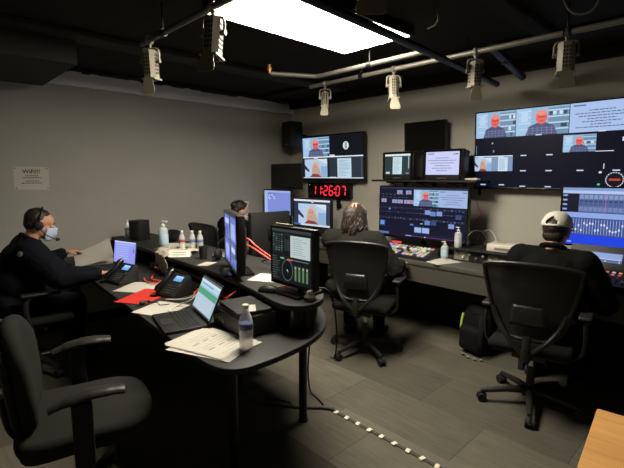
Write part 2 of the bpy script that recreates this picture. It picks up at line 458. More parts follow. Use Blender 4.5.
def caller(x0, y0, x1, y1):
    """a red-faced caller in a dark check shirt before shelves"""
    S = []; W, H = x1-x0, y1-y0
    def r(a, b, c, d, col): S.append(('r', x0+a*W, y0+b*H, x0+c*W, y0+d*H, col))
    r(0, 0, 1, 1, '#8fb4d6'); r(0, 0, .3, 1, '#9fc3e4'); r(.62, .05, 1, 1, '#6d8fae')
    for i in range(4): r(.62, .12+i*.22, 1, .17+i*.22, '#b9d3e8')
    for i in range(7):
        a = .64+random.random()*.3; b = .18+random.randrange(4)*.22; r(a, b, a+.06, b+.13, random.choice(['#43607d', '#c9dceb', '#31475f']))
    for i in range(4): r(.05, .1+i*.22, .3, .13+i*.22, '#c5ddf0')
    r(.1, .1, .24, .5, '#b7d2ea')
    S.append(('p', [(x0+.2*W, y1), (x0+.8*W, y1), (x0+.74*W, y0+.68*H), (x0+.58*W, y0+.56*H), (x0+.42*W, y0+.56*H), (x0+.26*W, y0+.68*H)], '#4a5178'))
    for i in range(6): r(.24+i*.09, .7, .25+i*.09, 1, '#8088ae')
    for i in range(3): r(.24, .74+i*.09, .77, .755+i*.09, '#8088ae')
    S.append(('e', x0+.5*W, y0+.36*H, .11*W, .25*H, '#ec5f58'))
    S.append(('e', x0+.5*W, y0+.2*H, .09*W, .09*H, '#e98b78'))
    r(.43, .33, .57, .37, '#a03a34'); r(.46, .48, .54, .5, '#a33a36')
    return S
def slide(x0, y0, x1, y1, bg='#a9c1ea', ink='#46587f', rows=7):
    S = [('r', x0, y0, x1, y1, bg)]; W, H = x1-x0, y1-y0
    S.append(('r', x0+.05*W, y0+.07*H, x0+.25*W, y0+.11*H, ink)); S.append(('e', x0+.86*W, y0+.12*H, .035*W, .05*H, ink)); S.append(('e', x0+.86*W, y0+.12*H, .022*W, .033*H, bg)); S.append(('r', x0+.9*W, y0+.09*H, x0+.97*W, y0+.14*H, ink))
    for i in range(rows):
        hw = [.2, .42, .36, .22, .3, .16, .4, .2][i % 8]
        yy = y0+(.26+i*.66/rows)*H
        k = x0+(.5-hw)*W
        while k < x0+(.5+hw)*W:
            L = random.uniform(.03, .08)*W
            S.append(('r', k, yy, min(k+L, x0+(.5+hw)*W), yy+.028*H, ink)); k += L+.012*W
    return S
def blonde(x0, y0, x1, y1):
    W, H = x1-x0, y1-y0
    f = lambda a, b: (x0+a*W, y0+b*H)
    return [('r', x0, y0, x1, y1, '#b4cbe6'), ('p', [f(.55, 0), f(1, .3), f(1, 0)], '#d2e2f2'), ('p', [f(0, .3), f(.2, .62), f(.2, .75), f(0, .55)], '#27354a'),
            ('r', x0+.72*W, y0+.4*H, x1, y1, '#8fb0d6'),
            ('e', x0+.5*W, y0+.45*H, .17*W, .34*H, '#c9b9a8'), ('p', [f(.3, 1), f(.33, .5), f(.66, .5), f(.74, 1)], '#b9a48f'),
            ('e', x0+.47*W, y0+.47*H, .115*W, .23*H, '#d49a8c'), ('p', [f(.22, 1), f(.36, .82), f(.6, .84), f(.74, 1)], '#8a3d44'),
            ('r', x0+.41*W, y0+.42*H, x0+.455*W, y0+.45*H, '#6b4a48'), ('r', x0+.5*W, y0+.42*H, x0+.545*W, y0+.45*H, '#6b4a48'), ('r', x0+.44*W, y0+.59*H, x0+.51*W, y0+.615*H, '#a5545a')]
def document(x0, y0, x1, y1, bg='#c3d8e6', ink='#8fa5b5'):
    S = [('r', x0, y0, x1, y1, bg)]; W, H = x1-x0, y1-y0
    for i in range(12):
        S.append(('r', x0+.12*W, y0+(.1+i*.07)*H, x0+random.uniform(.55, .9)*W, y0+(.125+i*.07)*H, ink))
    return S

def housing(t, w, h, d, c=(0, 0, 0), bez_=.012, bot=.012, m=BLK, bev=.006):
    """slim display shell: front at y=c.y-d/2; bezel frame proud of the screen by 3mm"""
    x, y, z = c
    H = MB().box((x, y+.004, z), (w, d-.008, h), bev).build('housing', m, t)
    mb = MB(); f = y-d/2
    mb.box((x-w/2+bez_/2, f+.003, z), (bez_, .012, h), .002); mb.box((x+w/2-bez_/2, f+.003, z), (bez_, .012, h), .002)
    mb.box((x, f+.003, z+h/2-bez_/2), (w-2*bez_, .012, bez_), .002); mb.box((x, f+.003, z-h/2+bot/2), (w-2*bez_, .012, bot), .002)
    mb.build('bezel', BLKG, t, smooth=False)
    return w-2*bez_, h-bez_-bot, (x, f+.0, z+(bot-bez_)/2)

# --- large television at the right of the far wall
TVT = R(4)
t = thing('television', 'large television at right of far wall showing callers and dark multiview', 'television', (-1.32, 4.09, 1.78)); t.rotation_euler = (TVT, 0, 0)
sw, sh, sc = housing(t, 1.27, .72, .05, (0, 0, 0), .012, .016)
S = []
S += caller(0, .0, .29, .335); S += caller(.295, 0, .635, .335); S += slide(.64, 0, 1, .335)
S += caller(.61, .36, .80, .56)
S += [('r', 0, .58, .285, .78, '#7f97b8')] + blonde(.0, .6, .13, .78) + document(.18, .6, .25, .78, '#c9dff0')
S += [('r', 0, .575, .285, .585, '#dfe9f5'), ('r', .8, .555, .9, .562, '#e8eef8')]
for (a, b) in [(.36, .575), (.53, .575), (.36, .77), (.53, .77), (.72, .77), (.92, .77), (.07, .955), (.21, .955), (.36, .97), (.53, .97), (.71, .965), (.455, .325), (.83, .325), (.05, .585), (.2, .585)]:
    S.append(('r', a-.02, b, a+.02, b+.014, '#c9d6ea'))
S += [('r', .13, .4, .14, .42, '#a9b8d0'), ('r', .14, .5, .15, .53, '#8090a8'), ('r', .01, .43, .016, .55, '#5d7aa6'), ('e', .83, .94, .008, .012, '#63d07a'), ('e', .835, .8, .009, .012, '#d8dfea'), ('r', .85, .7, .855, .76, '#cfd8e6')]
S += [('e', .915, .885, .05, .088, '#c7ced8'), ('e', .915, .885, .044, .078, '#10131c'), ('r', .885, .872, .945, .896, '#c0453c'), ('r', .9, .98, .93, .99, '#c9d6ea'), ('r', .94, .41, .965, .455, '#d8e4f2')]
for k in range(20):
    a = k*PI/10; S.append(('e', .915+.047*math.cos(a), .885+.083*math.sin(a), .003, .005, '#10131c'))
screen(t, sw, sh, S, '#070a1c', sc)
MB().box((0, .05, 0), (.5, .06, .3), .005).box((0, .075, .1), (.4, .03, .1)).build('wall_mount', METB, t, smooth=False)
MB().box((-.6, .02, -.39), (.025, .02, .08), .004).build('bracket_arm', METB, t)
mb = MB(); addtext(mb, '••••', .012, Matrix.Translation((0, -.0335, -.356)) @ Matrix.Rotation(PI/2, 4, 'X')); mb.build('maker_mark', GREYP, t, smooth=False)

# --- four-way television left
t = thing('television', 'medium television above the red clock showing four video feeds', 'television', (-3.875, 4.1, 1.775)); t.rotation_euler = (R(3), 0, 0)
sw, sh, sc = housing(t, 1.09, .585, .05, (0, 0, 0), .014, .02)
S = caller(.0, .02, .47, .48) + [('r', .475, .0, 1, .47, '#0e1119'), ('e', .74, .25, .045, .09, '#dfe7f0'), ('r', .725, .18, .737, .32, '#596270'), ('r', .743, .18, .755, .32, '#596270'),
     ('r', 0, .475, 1, .5, '#e3edf6'), ('r', .475, .44, .56, .475, '#c8d5e4'), ('r', .0, .5, .47, .97, '#1c232e')] + blonde(.03, .53, .43, .96) + \
    [('r', .47, .5, 1, .97, '#2b343d')] + document(.6, .53, .82, .97, '#bcd6e6') + [('r', 0, .965, 1, .985, '#d5e2ee'), ('r', .2, .49, .28, .52, '#d5e2ee'), ('r', .47, .955, .58, .985, '#dfe9f2'), ('r', .97, .5, .985, .95, '#46525e')]
screen(t, sw, sh, S, '#0e1119', sc)
MB().box((0, .055, 0), (.4, .05, .25), .005).build('wall_mount', METB, t, smooth=False)
cable('television_cable', '', [(-.25, .0, -.29), (-.22, .03, -.34), (.1, .05, -.35), (.3, .04, -.34), (.42, .02, -.29)], .006, BLK, t)

# --- LED clock
t = thing('digital_clock', 'black wall clock with red digits reading 11:26:07', 'clock', (-3.99, 4.165, 1.345)); t.rotation_euler = (R(2), 0, 0)
MB().box((0, 0, 0), (.78, .06, .2), .008).build('case', BLKG, t)
RED = emit('#ff2840', 1.6, 'red_led'); SEGOFF = None
mb = MB()
def seg7(mb, ch, x, hgt, wd, y):
    th = .016; on = {'0': 'abcdef', '1': 'bc', '2': 'abged', '6': 'acdefg', '7': 'abc'}[ch]
    pos = {'a': (0, hgt/2, wd, th), 'g': (0, 0, wd, th), 'd': (0, -hgt/2, wd, th), 'f': (-wd/2, hgt/4, th, hgt/2), 'b': (wd/2, hgt/4, th, hgt/2), 'e': (-wd/2, -hgt/4, th, hgt/2), 'c': (wd/2, -hgt/4, th, hgt/2)}
    for s_ in on:
        a, b, cw, chh = pos[s_]
        sl = b*.1
        hx, hz = cw/2-.003, chh/2-.003
        if s_ in 'agd': pts = [(x+a+sl-hx, b), (x+a+sl-hx+th/2, b-th/2), (x+a+sl+hx-th/2, b-th/2), (x+a+sl+hx, b), (x+a+sl+hx-th/2, b+th/2), (x+a+sl-hx+th/2, b+th/2)]
        else: pts = [(x+a+sl, b-hz), (x+a+sl+th/2, b-hz+th/2), (x+a+sl+th/2, b+hz-th/2), (x+a+sl, b+hz), (x+a+sl-th/2, b+hz-th/2), (x+a+sl-th/2, b-hz+th/2)]
        mb.poly([(p[0], y, p[1]) for p in pts])
xs = [-.265, -.165, -.045, .055, .175, .275]
for ch, x in zip('112607', xs):
    mb = MB(); seg7(mb, ch, x, .12, .062, -.0315); mb.build('digit', RED, t, smooth=False)
for x in (-.105, .115):
    mb = MB()
    for z in (-.025, .025): mb.box((x+z*.1, -.0305, z), (.016, .002, .016))
    mb.build('colon', RED, t, smooth=False)
MB().cyl((-.35, -.029, .075), (-.35, -.032, .075), .006, seg=12).build('indicator_light', emit('#e8d8d0', .8, 'clock_dot'), t)
MB().box((.16, .0, -.16), (.04, .04, .14), .004).box((.16, .02, -.2), (.06, .02, .06), .003).build('mounting_bracket', METB, t, smooth=False)

# --- corner loudspeaker
t = thing('wall_loudspeaker', 'black loudspeaker mounted high in the far corner', 'loudspeaker', (-4.49, 3.95, 2.09), R(-6))
MB().box((0, 0, 0), (.2, .2, .34), .01).build('cabinet', BLKM, t)
MB().box((0, -.103, .0), (.18, .012, .315), .004).build('grille', mat('speaker_grille', '#101010', .9, bump=.8, bscale=500), t)
MB().box((0, .115, 0), (.08, .06, .12), .004).cyl((0, .13, 0), (-.02, .25, .0), .015).build('wall_bracket', METB, t)
MB().box((.03, -.11, -.13), (.03, .002, .008)).build('badge', GREYP, t, smooth=False)

# --- off black monitor on far wall centre
t = thing('wall_monitor', 'black switched-off monitor mounted above the two small monitors', 'monitor', (-2.515, 4.085, 1.96)); t.rotation_euler = (R(4), 0, R(0))
sw, sh, sc = housing(t, .49, .3, .05, (0, 0, 0), .02, .022)
MB().box((sc[0], sc[1]+.002, sc[2]), (sw, .004, sh)).build('screen', mat('unlit_screen', '#060606', .25), t, smooth=False)
MB().box((0, .06, 0), (.12, .08, .12), .004).build('wall_mount', METB, t, smooth=False)

# --- shelf with two small box monitors
t = thing('wall_shelf', 'black bracketed wall shelf holding the two small monitors', 'shelf', (-2.4, 4.2, 1.49))
MB().box((0, -.2, .0), (1.2, .4, .02), .003).build('board', BLKM, t)
for x in (-.42, -.05, .3):
    MB().box((x, -.012, -.05), (.03, .02, .12), .002).box((x, -.18, -.018), (.03, .34, .018), .002).tube([(x, -.015, -.1), (x, -.1, -.075), (x, -.3, -.02)], .009, 8).build('bracket', METB, t)
def crt(label, x, w, h, d, shapes, base):
    t = thing('box_monitor', label, 'monitor', (x, 3.84, 1.501), 0)
    mb = MB()
    mb.box((0, 0, h/2), (w, .07, h), .012)
    # tapering tube housing behind
    pr = [(-w/2+.01, .03), (w/2-.01, .03), (w/2-.02, .12), (w*.3, .12+d*.5), (-w*.3, .12+d*.5), (-w/2+.02, .12)]
    mb.prism(pr, .012, h-.012, 0, .006)
    H = mb.build('housing', BLK, t)
    bz = .035
    S = screen(t, w-2*bz, h-.075, shapes, base, (0, -.0365, h/2+.014))
    m2 = MB()
    for k in range(5): m2.cyl((-.04+k*.02, -.034, .018), (-.04+k*.02, -.04, .018), .005, seg=10)
    m2.build('button_row', GREYP, t)
    m2 = MB(); m2.box((-w/2+bz/2+.002, -.036, h/2), (bz-.006, .006, h-.02), .002); m2.box((w/2-bz/2-.002, -.036, h/2), (bz-.006, .006, h-.02), .002)
    m2.box((0, -.036, h-.014), (w-.01, .006, .022), .002); m2.build('bezel', BLKG, t, smooth=False)
    return t
crt('small box monitor at left of wall shelf showing a document on dark page', -2.665, .385, .29, .3,
    [('r', 0, 0, 1, .1, '#dfe9ea'), ('r', .05, .86, .2, .95, '#cfdcdc'), ('r', .85, .9, .95, .95, '#8fa5a5')] + document(.32, .14, .68, .97, '#c4dfe8', '#9fb9c2') + [('r', .93, .12, .96, .7, '#b7c9cb')], '#2c3c40')
crt('small box monitor at right of wall shelf showing a pale text slide', -2.15, .42, .295, .3,
    slide(0, 0, 1, 1, '#ccd0f6', '#6a6f9c', 6), '#ccd0f6')
t = thing('remote_control', 'pale remote control lying at right end of wall shelf', 'remote control', (-1.87, 3.86, 1.501), R(70))
MB().box((0, 0, .01), (.05, .17, .018), .006).build('body', CREAM, t)
mb = MB()
for i in range(3):
    for j in range(5): mb.box((-.013+i*.013, -.05+j*.022, .02), (.008, .011, .004), .001)
mb.build('buttons', GREYP, t, smooth=False)

# ------------------------------------------------------------------ console desk along the far wall
CZ, CY = .76, 3.42
t = thing('console_desk', 'long grey console desk running along the far wall', 'desk', (-2.2, 3.8, 0))
MB().prism([(-2.5, CY-3.8), (2.35, CY-3.8), (2.35, .37), (-2.5, .37)], CZ-.045, CZ, 0, .006).build('desktop', CONS, t)
MB().box((-.08, CY+.02-3.8, CZ-.125), (4.8, .02, .16), .003).build('front_rail', mat('console_fascia', '#46443c', .55), t, smooth=False)
MB().box((-.08, .22, .36), (4.8, .025, .70), .003).build('modesty_panel', BLKM, t, smooth=False)
for x in (-2.45, 1.0, 2.2): MB().box((x, .0, (CZ-.045)/2), (.04, .66, CZ-.045), .004).build('end_panel', BLKM, t, smooth=False)

def flat_monitor(name, label, loc, rz, w, h, zc, shapes, base, d=.045, basew=.26, based=.18, bez_=.014, tilt=0., bump=True, desk=True):
    """loc = foot on the desk; zc = panel centre above it"""
    t = thing(name, label, 'monitor', loc, rz)
    P = thing('panel', None, None); P.parent = t
    P.location = (0, 0, zc); P.rotation_euler = (tilt, 0, 0)
    x = 0
    H = MB().box((0, .004, 0), (w, d-.008, h), .008)
    if bump: H.box((0, d/2+.012, 0), (w*.6, .03, h*.55), .012)
    H = H.build('housing', BLK if bump else BLKM, t)
    H.location = (0, 0, zc); H.rotation_euler = (tilt, 0, 0)
    bpy.data.objects.remove(P)
    f = -d/2
    mb = MB(); b = bez_
    mb.box((-w/2+b/2, f+.003, 0), (b, .012, h), .002); mb.box((w/2-b/2, f+.003, 0), (b, .012, h), .002)
    mb.box((0, f+.003, h/2-b/2), (w-2*b, .012, b), .002); mb.box((0, f+.003, -h/2+b*.7), (w-2*b, .012, b*1.4), .002)
    mb.build('bezel', BLKG, H, smooth=False)
    screen(H, w-2*b, h-2.4*b, shapes, base, (0, f, .2*b))
    if desk:
        mb = MB().box((0, .055, (zc+.05)/2), (.055, .022, zc+.05-.01), .006).box((0, .03, zc), (.09, .06, .09), .006)
        mb.build('stand_neck', BLK, t)
        MB().prism([(-basew/2, -based*.45), (basew/2, -based*.45), (basew/2*.92, based*.55), (-basew/2*.92, based*.55)], .0005, .014, 0, .004).build('stand_base', BLKG, t)
    return t

# middle console monitor (video switcher interface)
S = [('r', 0, 0, 1, .03, '#2a2f45')] + caller(.42, .04, .70, .36) + slide(.70, .04, 1, .36, '#9fb6e0', '#54658e', 5)
for (a, b) in [(.22, .06), (.33, .06), (.02, .24), (.16, .25), (.23, .25), (.31, .25), (.36, .25)]: S.append(('r', a, b, a+.065, b+.075, '#8a9ccc')); S.append(('e', a+.033, b+.045, .012, .03, '#c86a6a'))
for i in range(7):
    S.append(('r', .03+i*.05, .14, .05+i*.05, .15, '#6f7898')); S.append(('r', .03+i*.05, .2, .055+i*.05, .21, '#596182'))
for yy in (.40, .42, .5, .61, .63):
    S.append(('r', 0, yy, 1, yy+.012, '#20243a'))
    for i in range(26): S.append(('r', .01+i*.038, yy, .03+i*.038, yy+.01, random.choice(['#4b5478', '#3a4262', '#6b749a', '#2c3350'])))
for (a, b) in [(.57, .43), (.70, .44), (.63, .45), (.90, .48), (.57, .63), (.83, .66), (.64, .63)]: S.append(('r', a, b, a+.06, b+.085, random.choice(['#7f96cf', '#6884bd', '#3b4a7a'])))
S += [('r', .13, .43, .155, .46, '#5a86d6'), ('r', .52, .69, .55, .71, '#63c98a'), ('r', .4, .72, .44, .75, '#5b79e0'), ('r', .01, .68, .09, .81, '#28437c'), ('r', .025, .7, .075, .78, '#6d95de'),
      ('r', .45, .76, .63, .9, '#26335f'), ('r', .455, .78, .535, .88, '#9bb4e6'), ('r', .545, .78, .625, .88, '#9bb4e6'), ('r', .0, .92, .14, .965, '#5c72b0'), ('r', .4, .955, 1, .963, '#7c4a80'), ('r', .45, .92, 1, .924, '#44406c'), ('e', .58, .96, .008, .012, '#e0b8c8'), ('r', .35, .95, .42, .97, '#8898c8')]
flat_monitor('desk_monitor', 'wide desk monitor with dark switcher screen beyond the long-haired person', (-2.36, 3.81, CZ), 0, 1.02, .545, .405, S, '#12142a', .05, .34, .2, .014)

# right monitor with audio mixer interface
S = [('r', 0, 0, 1, .05, '#7f9bd0'), ('r', 0, .05, 1, .1, '#b4c6ea'), ('r', .0, .1, .13, .55, '#12162a'), ('r', .13, .1, 1, .42, '#5a6b9c')]
for i in range(24):
    x_ = .135+i*.036
    S.append(('r', x_, .12, x_+.029, .19, '#8597c4')); S.append(('r', x_, .21, x_+.029, .25, '#3a4878')); S.append(('r', x_, .26, x_+.029, .31, '#4b5a8c')); S.append(('r', x_, .33, x_+.029, .4, '#7183b4'))
S += [('r', .33, .1, .335, .42, '#b06ab8'), ('r', .0, .43, 1, .52, '#8fa9e0'), ('r', .0, .52, 1, .82, '#3f5192')]
for i in range(46):
    x_ = .015+i*.0213
    S.append(('r', x_, .54, x_+.004, .8, '#a9b9e2')); hh = .58+random.random()*.17; S.append(('r', x_-.004, hh, x_+.008, hh+.035, '#d5def4'))
S += [('r', 0, .82, 1, 1, '#2143e0'), ('r', .03, .94, .1, .965, '#8fa4ff')]
for i in range(4): S.append(('r', .01, .12+i*.08, .045, .15+i*.08, '#8fa3cf'))
flat_monitor('desk_monitor', 'right-hand desk monitor with blue audio mixer screen before man in cap', (-.66, 3.93, CZ), 0, .93, .48, .462, S, '#3c4a7a', .045, .3, .2, .012)

# blue-desktop monitor in the corner
S = [('r', 0, 0, .12, 1, '#a9b9ea'), ('r', 0, 0, 1, .08, '#a2b2e6'), ('r', .13, .1, .45, .13, '#5d6fae')]
for (a, b) in [(.2, .2), (.3, .18), (.36, .26), (.4, .33), (.22, .36), (.18, .3)]: S.append(('e', a, b, .022, .03, '#dfe6fb'))
flat_monitor('desk_monitor', 'corner desk monitor with plain lavender-blue screen', (-4.40, 3.62, CZ), R(2), .54, .34, .43, S, '#7d8fd6', .045, .24, .18, .014)
# web call monitor
S = [('r', 0, 0, 1, .07, '#dfe6ee'), ('r', .5, .0, .56, .12, '#c7d0da'), ('r', .08, .13, .5, .9, '#39435a'), ('r', .94, .1, 1, .95, '#39435a'), ('r', .08, .13, .12, .9, '#2c3648')] + blonde(.13, .16, .9, .93) + [('r', 0, .93, 1, 1, '#cdd8e8'), ('r', 0, .93, .2, 1, '#3f64b0')]
flat_monitor('desk_monitor', 'desk monitor below the red clock showing a blonde video caller', (-3.855, 3.72, CZ), R(2), .65, .36, .32, S, '#2c3648', .045, .26, .18, .014)
# switched-off monitor on tall pole
t = thing('pole_monitor', 'black switched-off monitor raised on a pole above the lavender-screened monitor', 'monitor', (-4.43, 3.85, CZ), 0)
MB().box((0, -.06, .77), (.62, .04, .34), .008).build('housing', BLK, t)
MB().box((0, -.0815, .775), (.585, .004, .29)).build('screen', mat('unlit_screen', '#060606', .25), t, smooth=False)
MB().cyl((0, 0, .012), (0, 0, .80), .018).box((0, -.03, .77), (.1, .05, .1), .005).build('pole', METB, t)
MB().box((0, 0, .006), (.2, .14, .011), .003).build('pole_base', METB, t)

# video switcher
t = thing('video_switcher', 'black video switcher panel with glowing coloured buttons on console desk', 'video switcher', (-2.47, 3.6, CZ), R(0))
MB().prism([(-.16, .0005), (.13, .0005), (.13, .085), (.1, .09), (-.16, .03)], -.40, .40, 0, .004, Matrix.Rotation(PI/2, 4, 'Z') @ Matrix.Rotation(PI/2, 4, 'X')).build('case', BLK, t)
tilt_s = math.atan2(.06, .26)
def onpanel(u, v, lift=.0): # u along X, v 0..1 front to back of sloping panel
    return V((u, -.16+.26*v, .03+.06*v+lift))
mb = MB(); cols = ['#f0ead8', '#e0847c', '#8cc8a0', '#e8cc84', '#8f9fdc', '#d4c4ea', '#a8a39c', '#6a6762', '#c8beb4']
for rrow in range(5):
    for i in range(18):
        if random.random() < .12: continue
        k = random.randrange(len(cols))
        if rrow == 1 and 3 < i < 8: k = 2
        if rrow == 0 and 12 < i < 17: k = 3
        p = onpanel(-.36+i*.0415, .12+rrow*.17, .004)
        mb.box(p, (.027, .03, .012), .002, (tilt_s, 0, 0), k)
mb.build('button_bank', [emit(c_, .85) if n < 6 else mat('key_'+c_, c_, .5) for n, c_ in enumerate(cols)], t, smooth=False)
MB().box(onpanel(.3, .5, .02), (.05, .02, .04), .004).cyl(onpanel(.3, .5, .0), onpanel(.3, .5, .03), .006).build('fader_handle', CREAM, t)
mb = MB().box(onpanel(-.1, .97, .014), (.1, .035, .02), .003); mb.build('red_tally', emit('#f04a50', .9, 'tally_red'), t)

# paper on console
def sheets(name, label, loc, rz, w, l, n=1, ink=True, m=PAPER, group=None, jitter=.02, curl=.0, cat='paper', seed=1):
    """one or several overlapping sheets lying at loc"""
    rnd = random.Random(seed)
    def one(parent, x, y, z, a):
        mb = MB(); nx, ny = 8, 10
        Mx = Matrix.Translation((x, y, z)) @ Matrix.Rotation(a, 4, 'Z')
        gr = [[mb.bm.verts.new(Mx @ V((-w/2+w*i/nx, -l/2+l*j/ny, .0006+curl*(abs(i/nx-.5)*2)**3*(1 if i > nx/2 else .3)+curl*.5*(j/ny)**4))) for i in range(nx+1)] for j in range(ny+1)]
        for j in range(ny):
            for i in range(nx): mb.bm.faces.new([gr[j][i], gr[j][i+1], gr[j+1][i+1], gr[j+1][i]])
        if ink:
            for k in range(11):
                yy = l*.38-k*l*.07
                if rnd.random() < .2: continue
                a0, a1 = -w*.38, w*rnd.uniform(.0, .38)
                if k % 4 == 3:
                    for q in range(3):
                        mb.poly([Mx @ V((-w*.35+q*w*.25, yy-.012, .0016+curl*.3)), Mx @ V((-w*.2+q*w*.25, yy-.012, .0016+curl*.3)), Mx @ V((-w*.2+q*w*.25, yy, .0016+curl*.3)), Mx @ V((-w*.35+q*w*.25, yy, .0016+curl*.3))], 1)
                else:
                    mb.poly([Mx @ V((a0, yy-.0035, .0016+curl*.3)), Mx @ V((a1, yy-.0035, .0016+curl*.3)), Mx @ V((a1, yy, .0016+curl*.3)), Mx @ V((a0, yy, .0016+curl*.3))], 1)
        return mb
    for i in range(n):
        x, y, a = (0, 0, 0) if i == n-1 else (rnd.uniform(-jitter, jitter), rnd.uniform(-jitter, jitter), rnd.uniform(-.35, .35)*(jitter*10))
        mb = one(None, x, y, 0, a)
        o = mb.build(name, [m, INKG], None, smooth=False, recalc=False)
        o.location = (loc[0], loc[1], loc[2]+.0006+i*.0022); o.rotation_euler = (0, 0, rz)
        lab = label if isinstance(label, str) else label[i]
        tag(o, lab, cat, group if n > 1 else None)
sheets('paper_sheet', 'white paper sheet on the edge of console desk by sanitizer', (-1.98, 3.56, CZ), R(-20), .22, .28, 1, False)

def pump_bottle(label, loc, r, h, liq, lab, rz=0.):
    t = thing('pump_bottle', label, 'bottle', loc, rz)
    MB().lathe([(r*.9, .0005), (r, .006), (r, h*.62), (r*.85, h*.72), (r*.35, h*.78), (r*.35, h*.82)]).build('bottle', liq, t)
    MB().lathe([(r*1.015, h*.18), (r*1.02, h*.19), (r*1.02, h*.52), (r*1.015, h*.53)]).build('label_band', lab, t)
    MB().lathe([(r*.42, h*.80), (r*.42, h*.87), (r*.15, h*.88), (r*.12, h*.95)]).box((r*.35, 0, h*.97), (r*1.3, r*.4, h*.05), .004).build('pump', WHT, t)
    return t
pump_bottle('small sanitizer pump bottle beside paper on the console desk', (-2.02, 3.69, CZ), .036, .17, GEL, LABW, R(200))

# rack of audio gear, with things on its top
t = thing('rack_unit', 'long black rack of knobbed audio gear on the console desk', 'rack unit', (-1.62, 3.86, CZ), 0)
MB().box((0, .0, .0555), (.64, .30, .11), .003).build('case', BLK, t, smooth=False)
mb = MB()
for i in range(4): mb.box((-.24+i*.16, -.153, .055), (.145, .006, .085), .002, None, i % 2)
mb.build('faceplate', [GREYP, BLKM], t, smooth=False)
for i in range(10):
    MB().cyl((-.28+i*.062, -.155, .075-.03*(i % 2)), (-.28+i*.062, -.175, .075-.03*(i % 2)), .011, .009, 12).build('knob', CREAM if i % 3 else GREYP, t)
MB().box((0, -.02, .1175), (.70, .38, .012), .002).build('top_plate', BLKM, t, smooth=False)
RZ = CZ+.1245
pump_bottle('clear pump bottle standing on the left end of black audio rack', (-1.90, 3.71, RZ), .034, .19, GEL, WATER, R(160))
t = thing('white_device', 'white box device lying on the black audio rack', 'device', (-1.47, 3.82, RZ), R(6))
MB().box((0, 0, .035), (.34, .22, .068), .012).build('case', CREAM, t)
MB().box((.0, -.112, .03), (.2, .004, .02), .001).build('slot', GREYP, t, smooth=False)
mb = MB()
for i in range(6): mb.box((-.12+i*.015, .03, .0695), (.006, .08, .002))
mb.build('vent_slots', GREYP, t, smooth=False)
t = thing('headset', 'black headset with mic boom resting against the white device', 'headset', (-1.75, 3.80, RZ), R(25))
MB().tube(bez([(-.085, 0, .03), (-.09, .0, .1), (-.05, .02, .15), (.02, .02, .15), (.06, 0, .1), (.06, -.01, .035)], 6), .008, 8).build('headband', BLK, t)
for sx in (-.085, .06): MB().ball((sx, -.005, .036), (.02, .034, .034)).build('ear_cup', BLKM, t)
MB().tube(bez([(.06, -.02, .04), (.12, -.05, .06), (.17, -.03, .055)], 5), .004, 6).ball((.175, -.03, .055), .013).build('microphone_boom', BLK, t)
t = thing('black_equipment_case', 'black angular box on the console desk behind man in white cap', 'equipment box', (-1.13, 3.84, CZ), R(0))
MB().prism([(-.16, .0005), (.16, .0005), (.16, .17), (-.02, .17), (-.16, .08)], -.12, .12, 0, .006, Matrix.Rotation(PI/2, 4, 'Z') @ Matrix.Rotation(PI/2, 4, 'X')).build('case', BLK, t)
MB().box((0, .0, .174), (.1, .02, .012), .004).build('carry_handle', BLKM, t)
cable('wall_cable', 'pale cable looping up over the audio rack', [(-1.93, 4.12, .77), (-1.9, 4.13, .95), (-1.8, 4.12, 1.02), (-1.72, 4.1, .95), (-1.7, 4.05, .9)], .006, WHTC)
cable('wall_cable', 'red cable curling down the wall right of the wide switcher monitor', [(-1.97, 4.19, 1.30), (-1.95, 4.19, 1.22), (-1.91, 4.19, 1.17), (-1.94, 4.19, 1.12), (-1.97, 4.19, 1.06)], .004, REDC)

# audio mixer console on right
t = thing('audio_mixer', 'sloped audio mixer with small screen and lit buttons beside man in cap', 'audio mixer', (-.62, 3.6, CZ), R(0))
MB().prism([(-.17, .0005), (.2, .0005), (.2, .25), (.16, .265), (.06, .11), (-.17, .045)], -.36, .46, 0, .004, Matrix.Rotation(PI/2, 4, 'Z') @ Matrix.Rotation(PI/2, 4, 'X')).build('case', BLK, t)
sl = math.atan2(.155, .1)
mb = MB()
M0 = Matrix.Translation((-.12, .107, .19)) @ Matrix.Rotation(sl-PI/2, 4, 'X')
o = screen(t, .2, .075, [('r', .02, .05, .98, .6, '#8fa5d8'), ('r', .02, .62, .98, .7, '#c7d4f2'), ('e', .05, .9, .02, .05, '#ffffff'), ('e', .5, .9, .02, .05, '#ffffff'), ('e', .93, .9, .02, .05, '#ffffff')], '#5d6fa0', (0, 0, 0), 'display')
o.matrix_local = M0
ts = math.atan2(.065, .23)
def mp_(u, v, lift=0.): return V((u, -.17+.23*v, .045+.065*v+lift))
lc = ['#ff7a5a', '#7a6cff', '#ffb060', '#d8d4ff', '#e04a4a']
for i in range(20):
    for rr in (0, 1): MB().box(mp_(-.32+i*.039, .84-.16*rr, .003), (.02, .014, .006), .001, (ts, 0, 0)).build('lit_button', emit(lc[random.randrange(5)], .7), t, smooth=False)

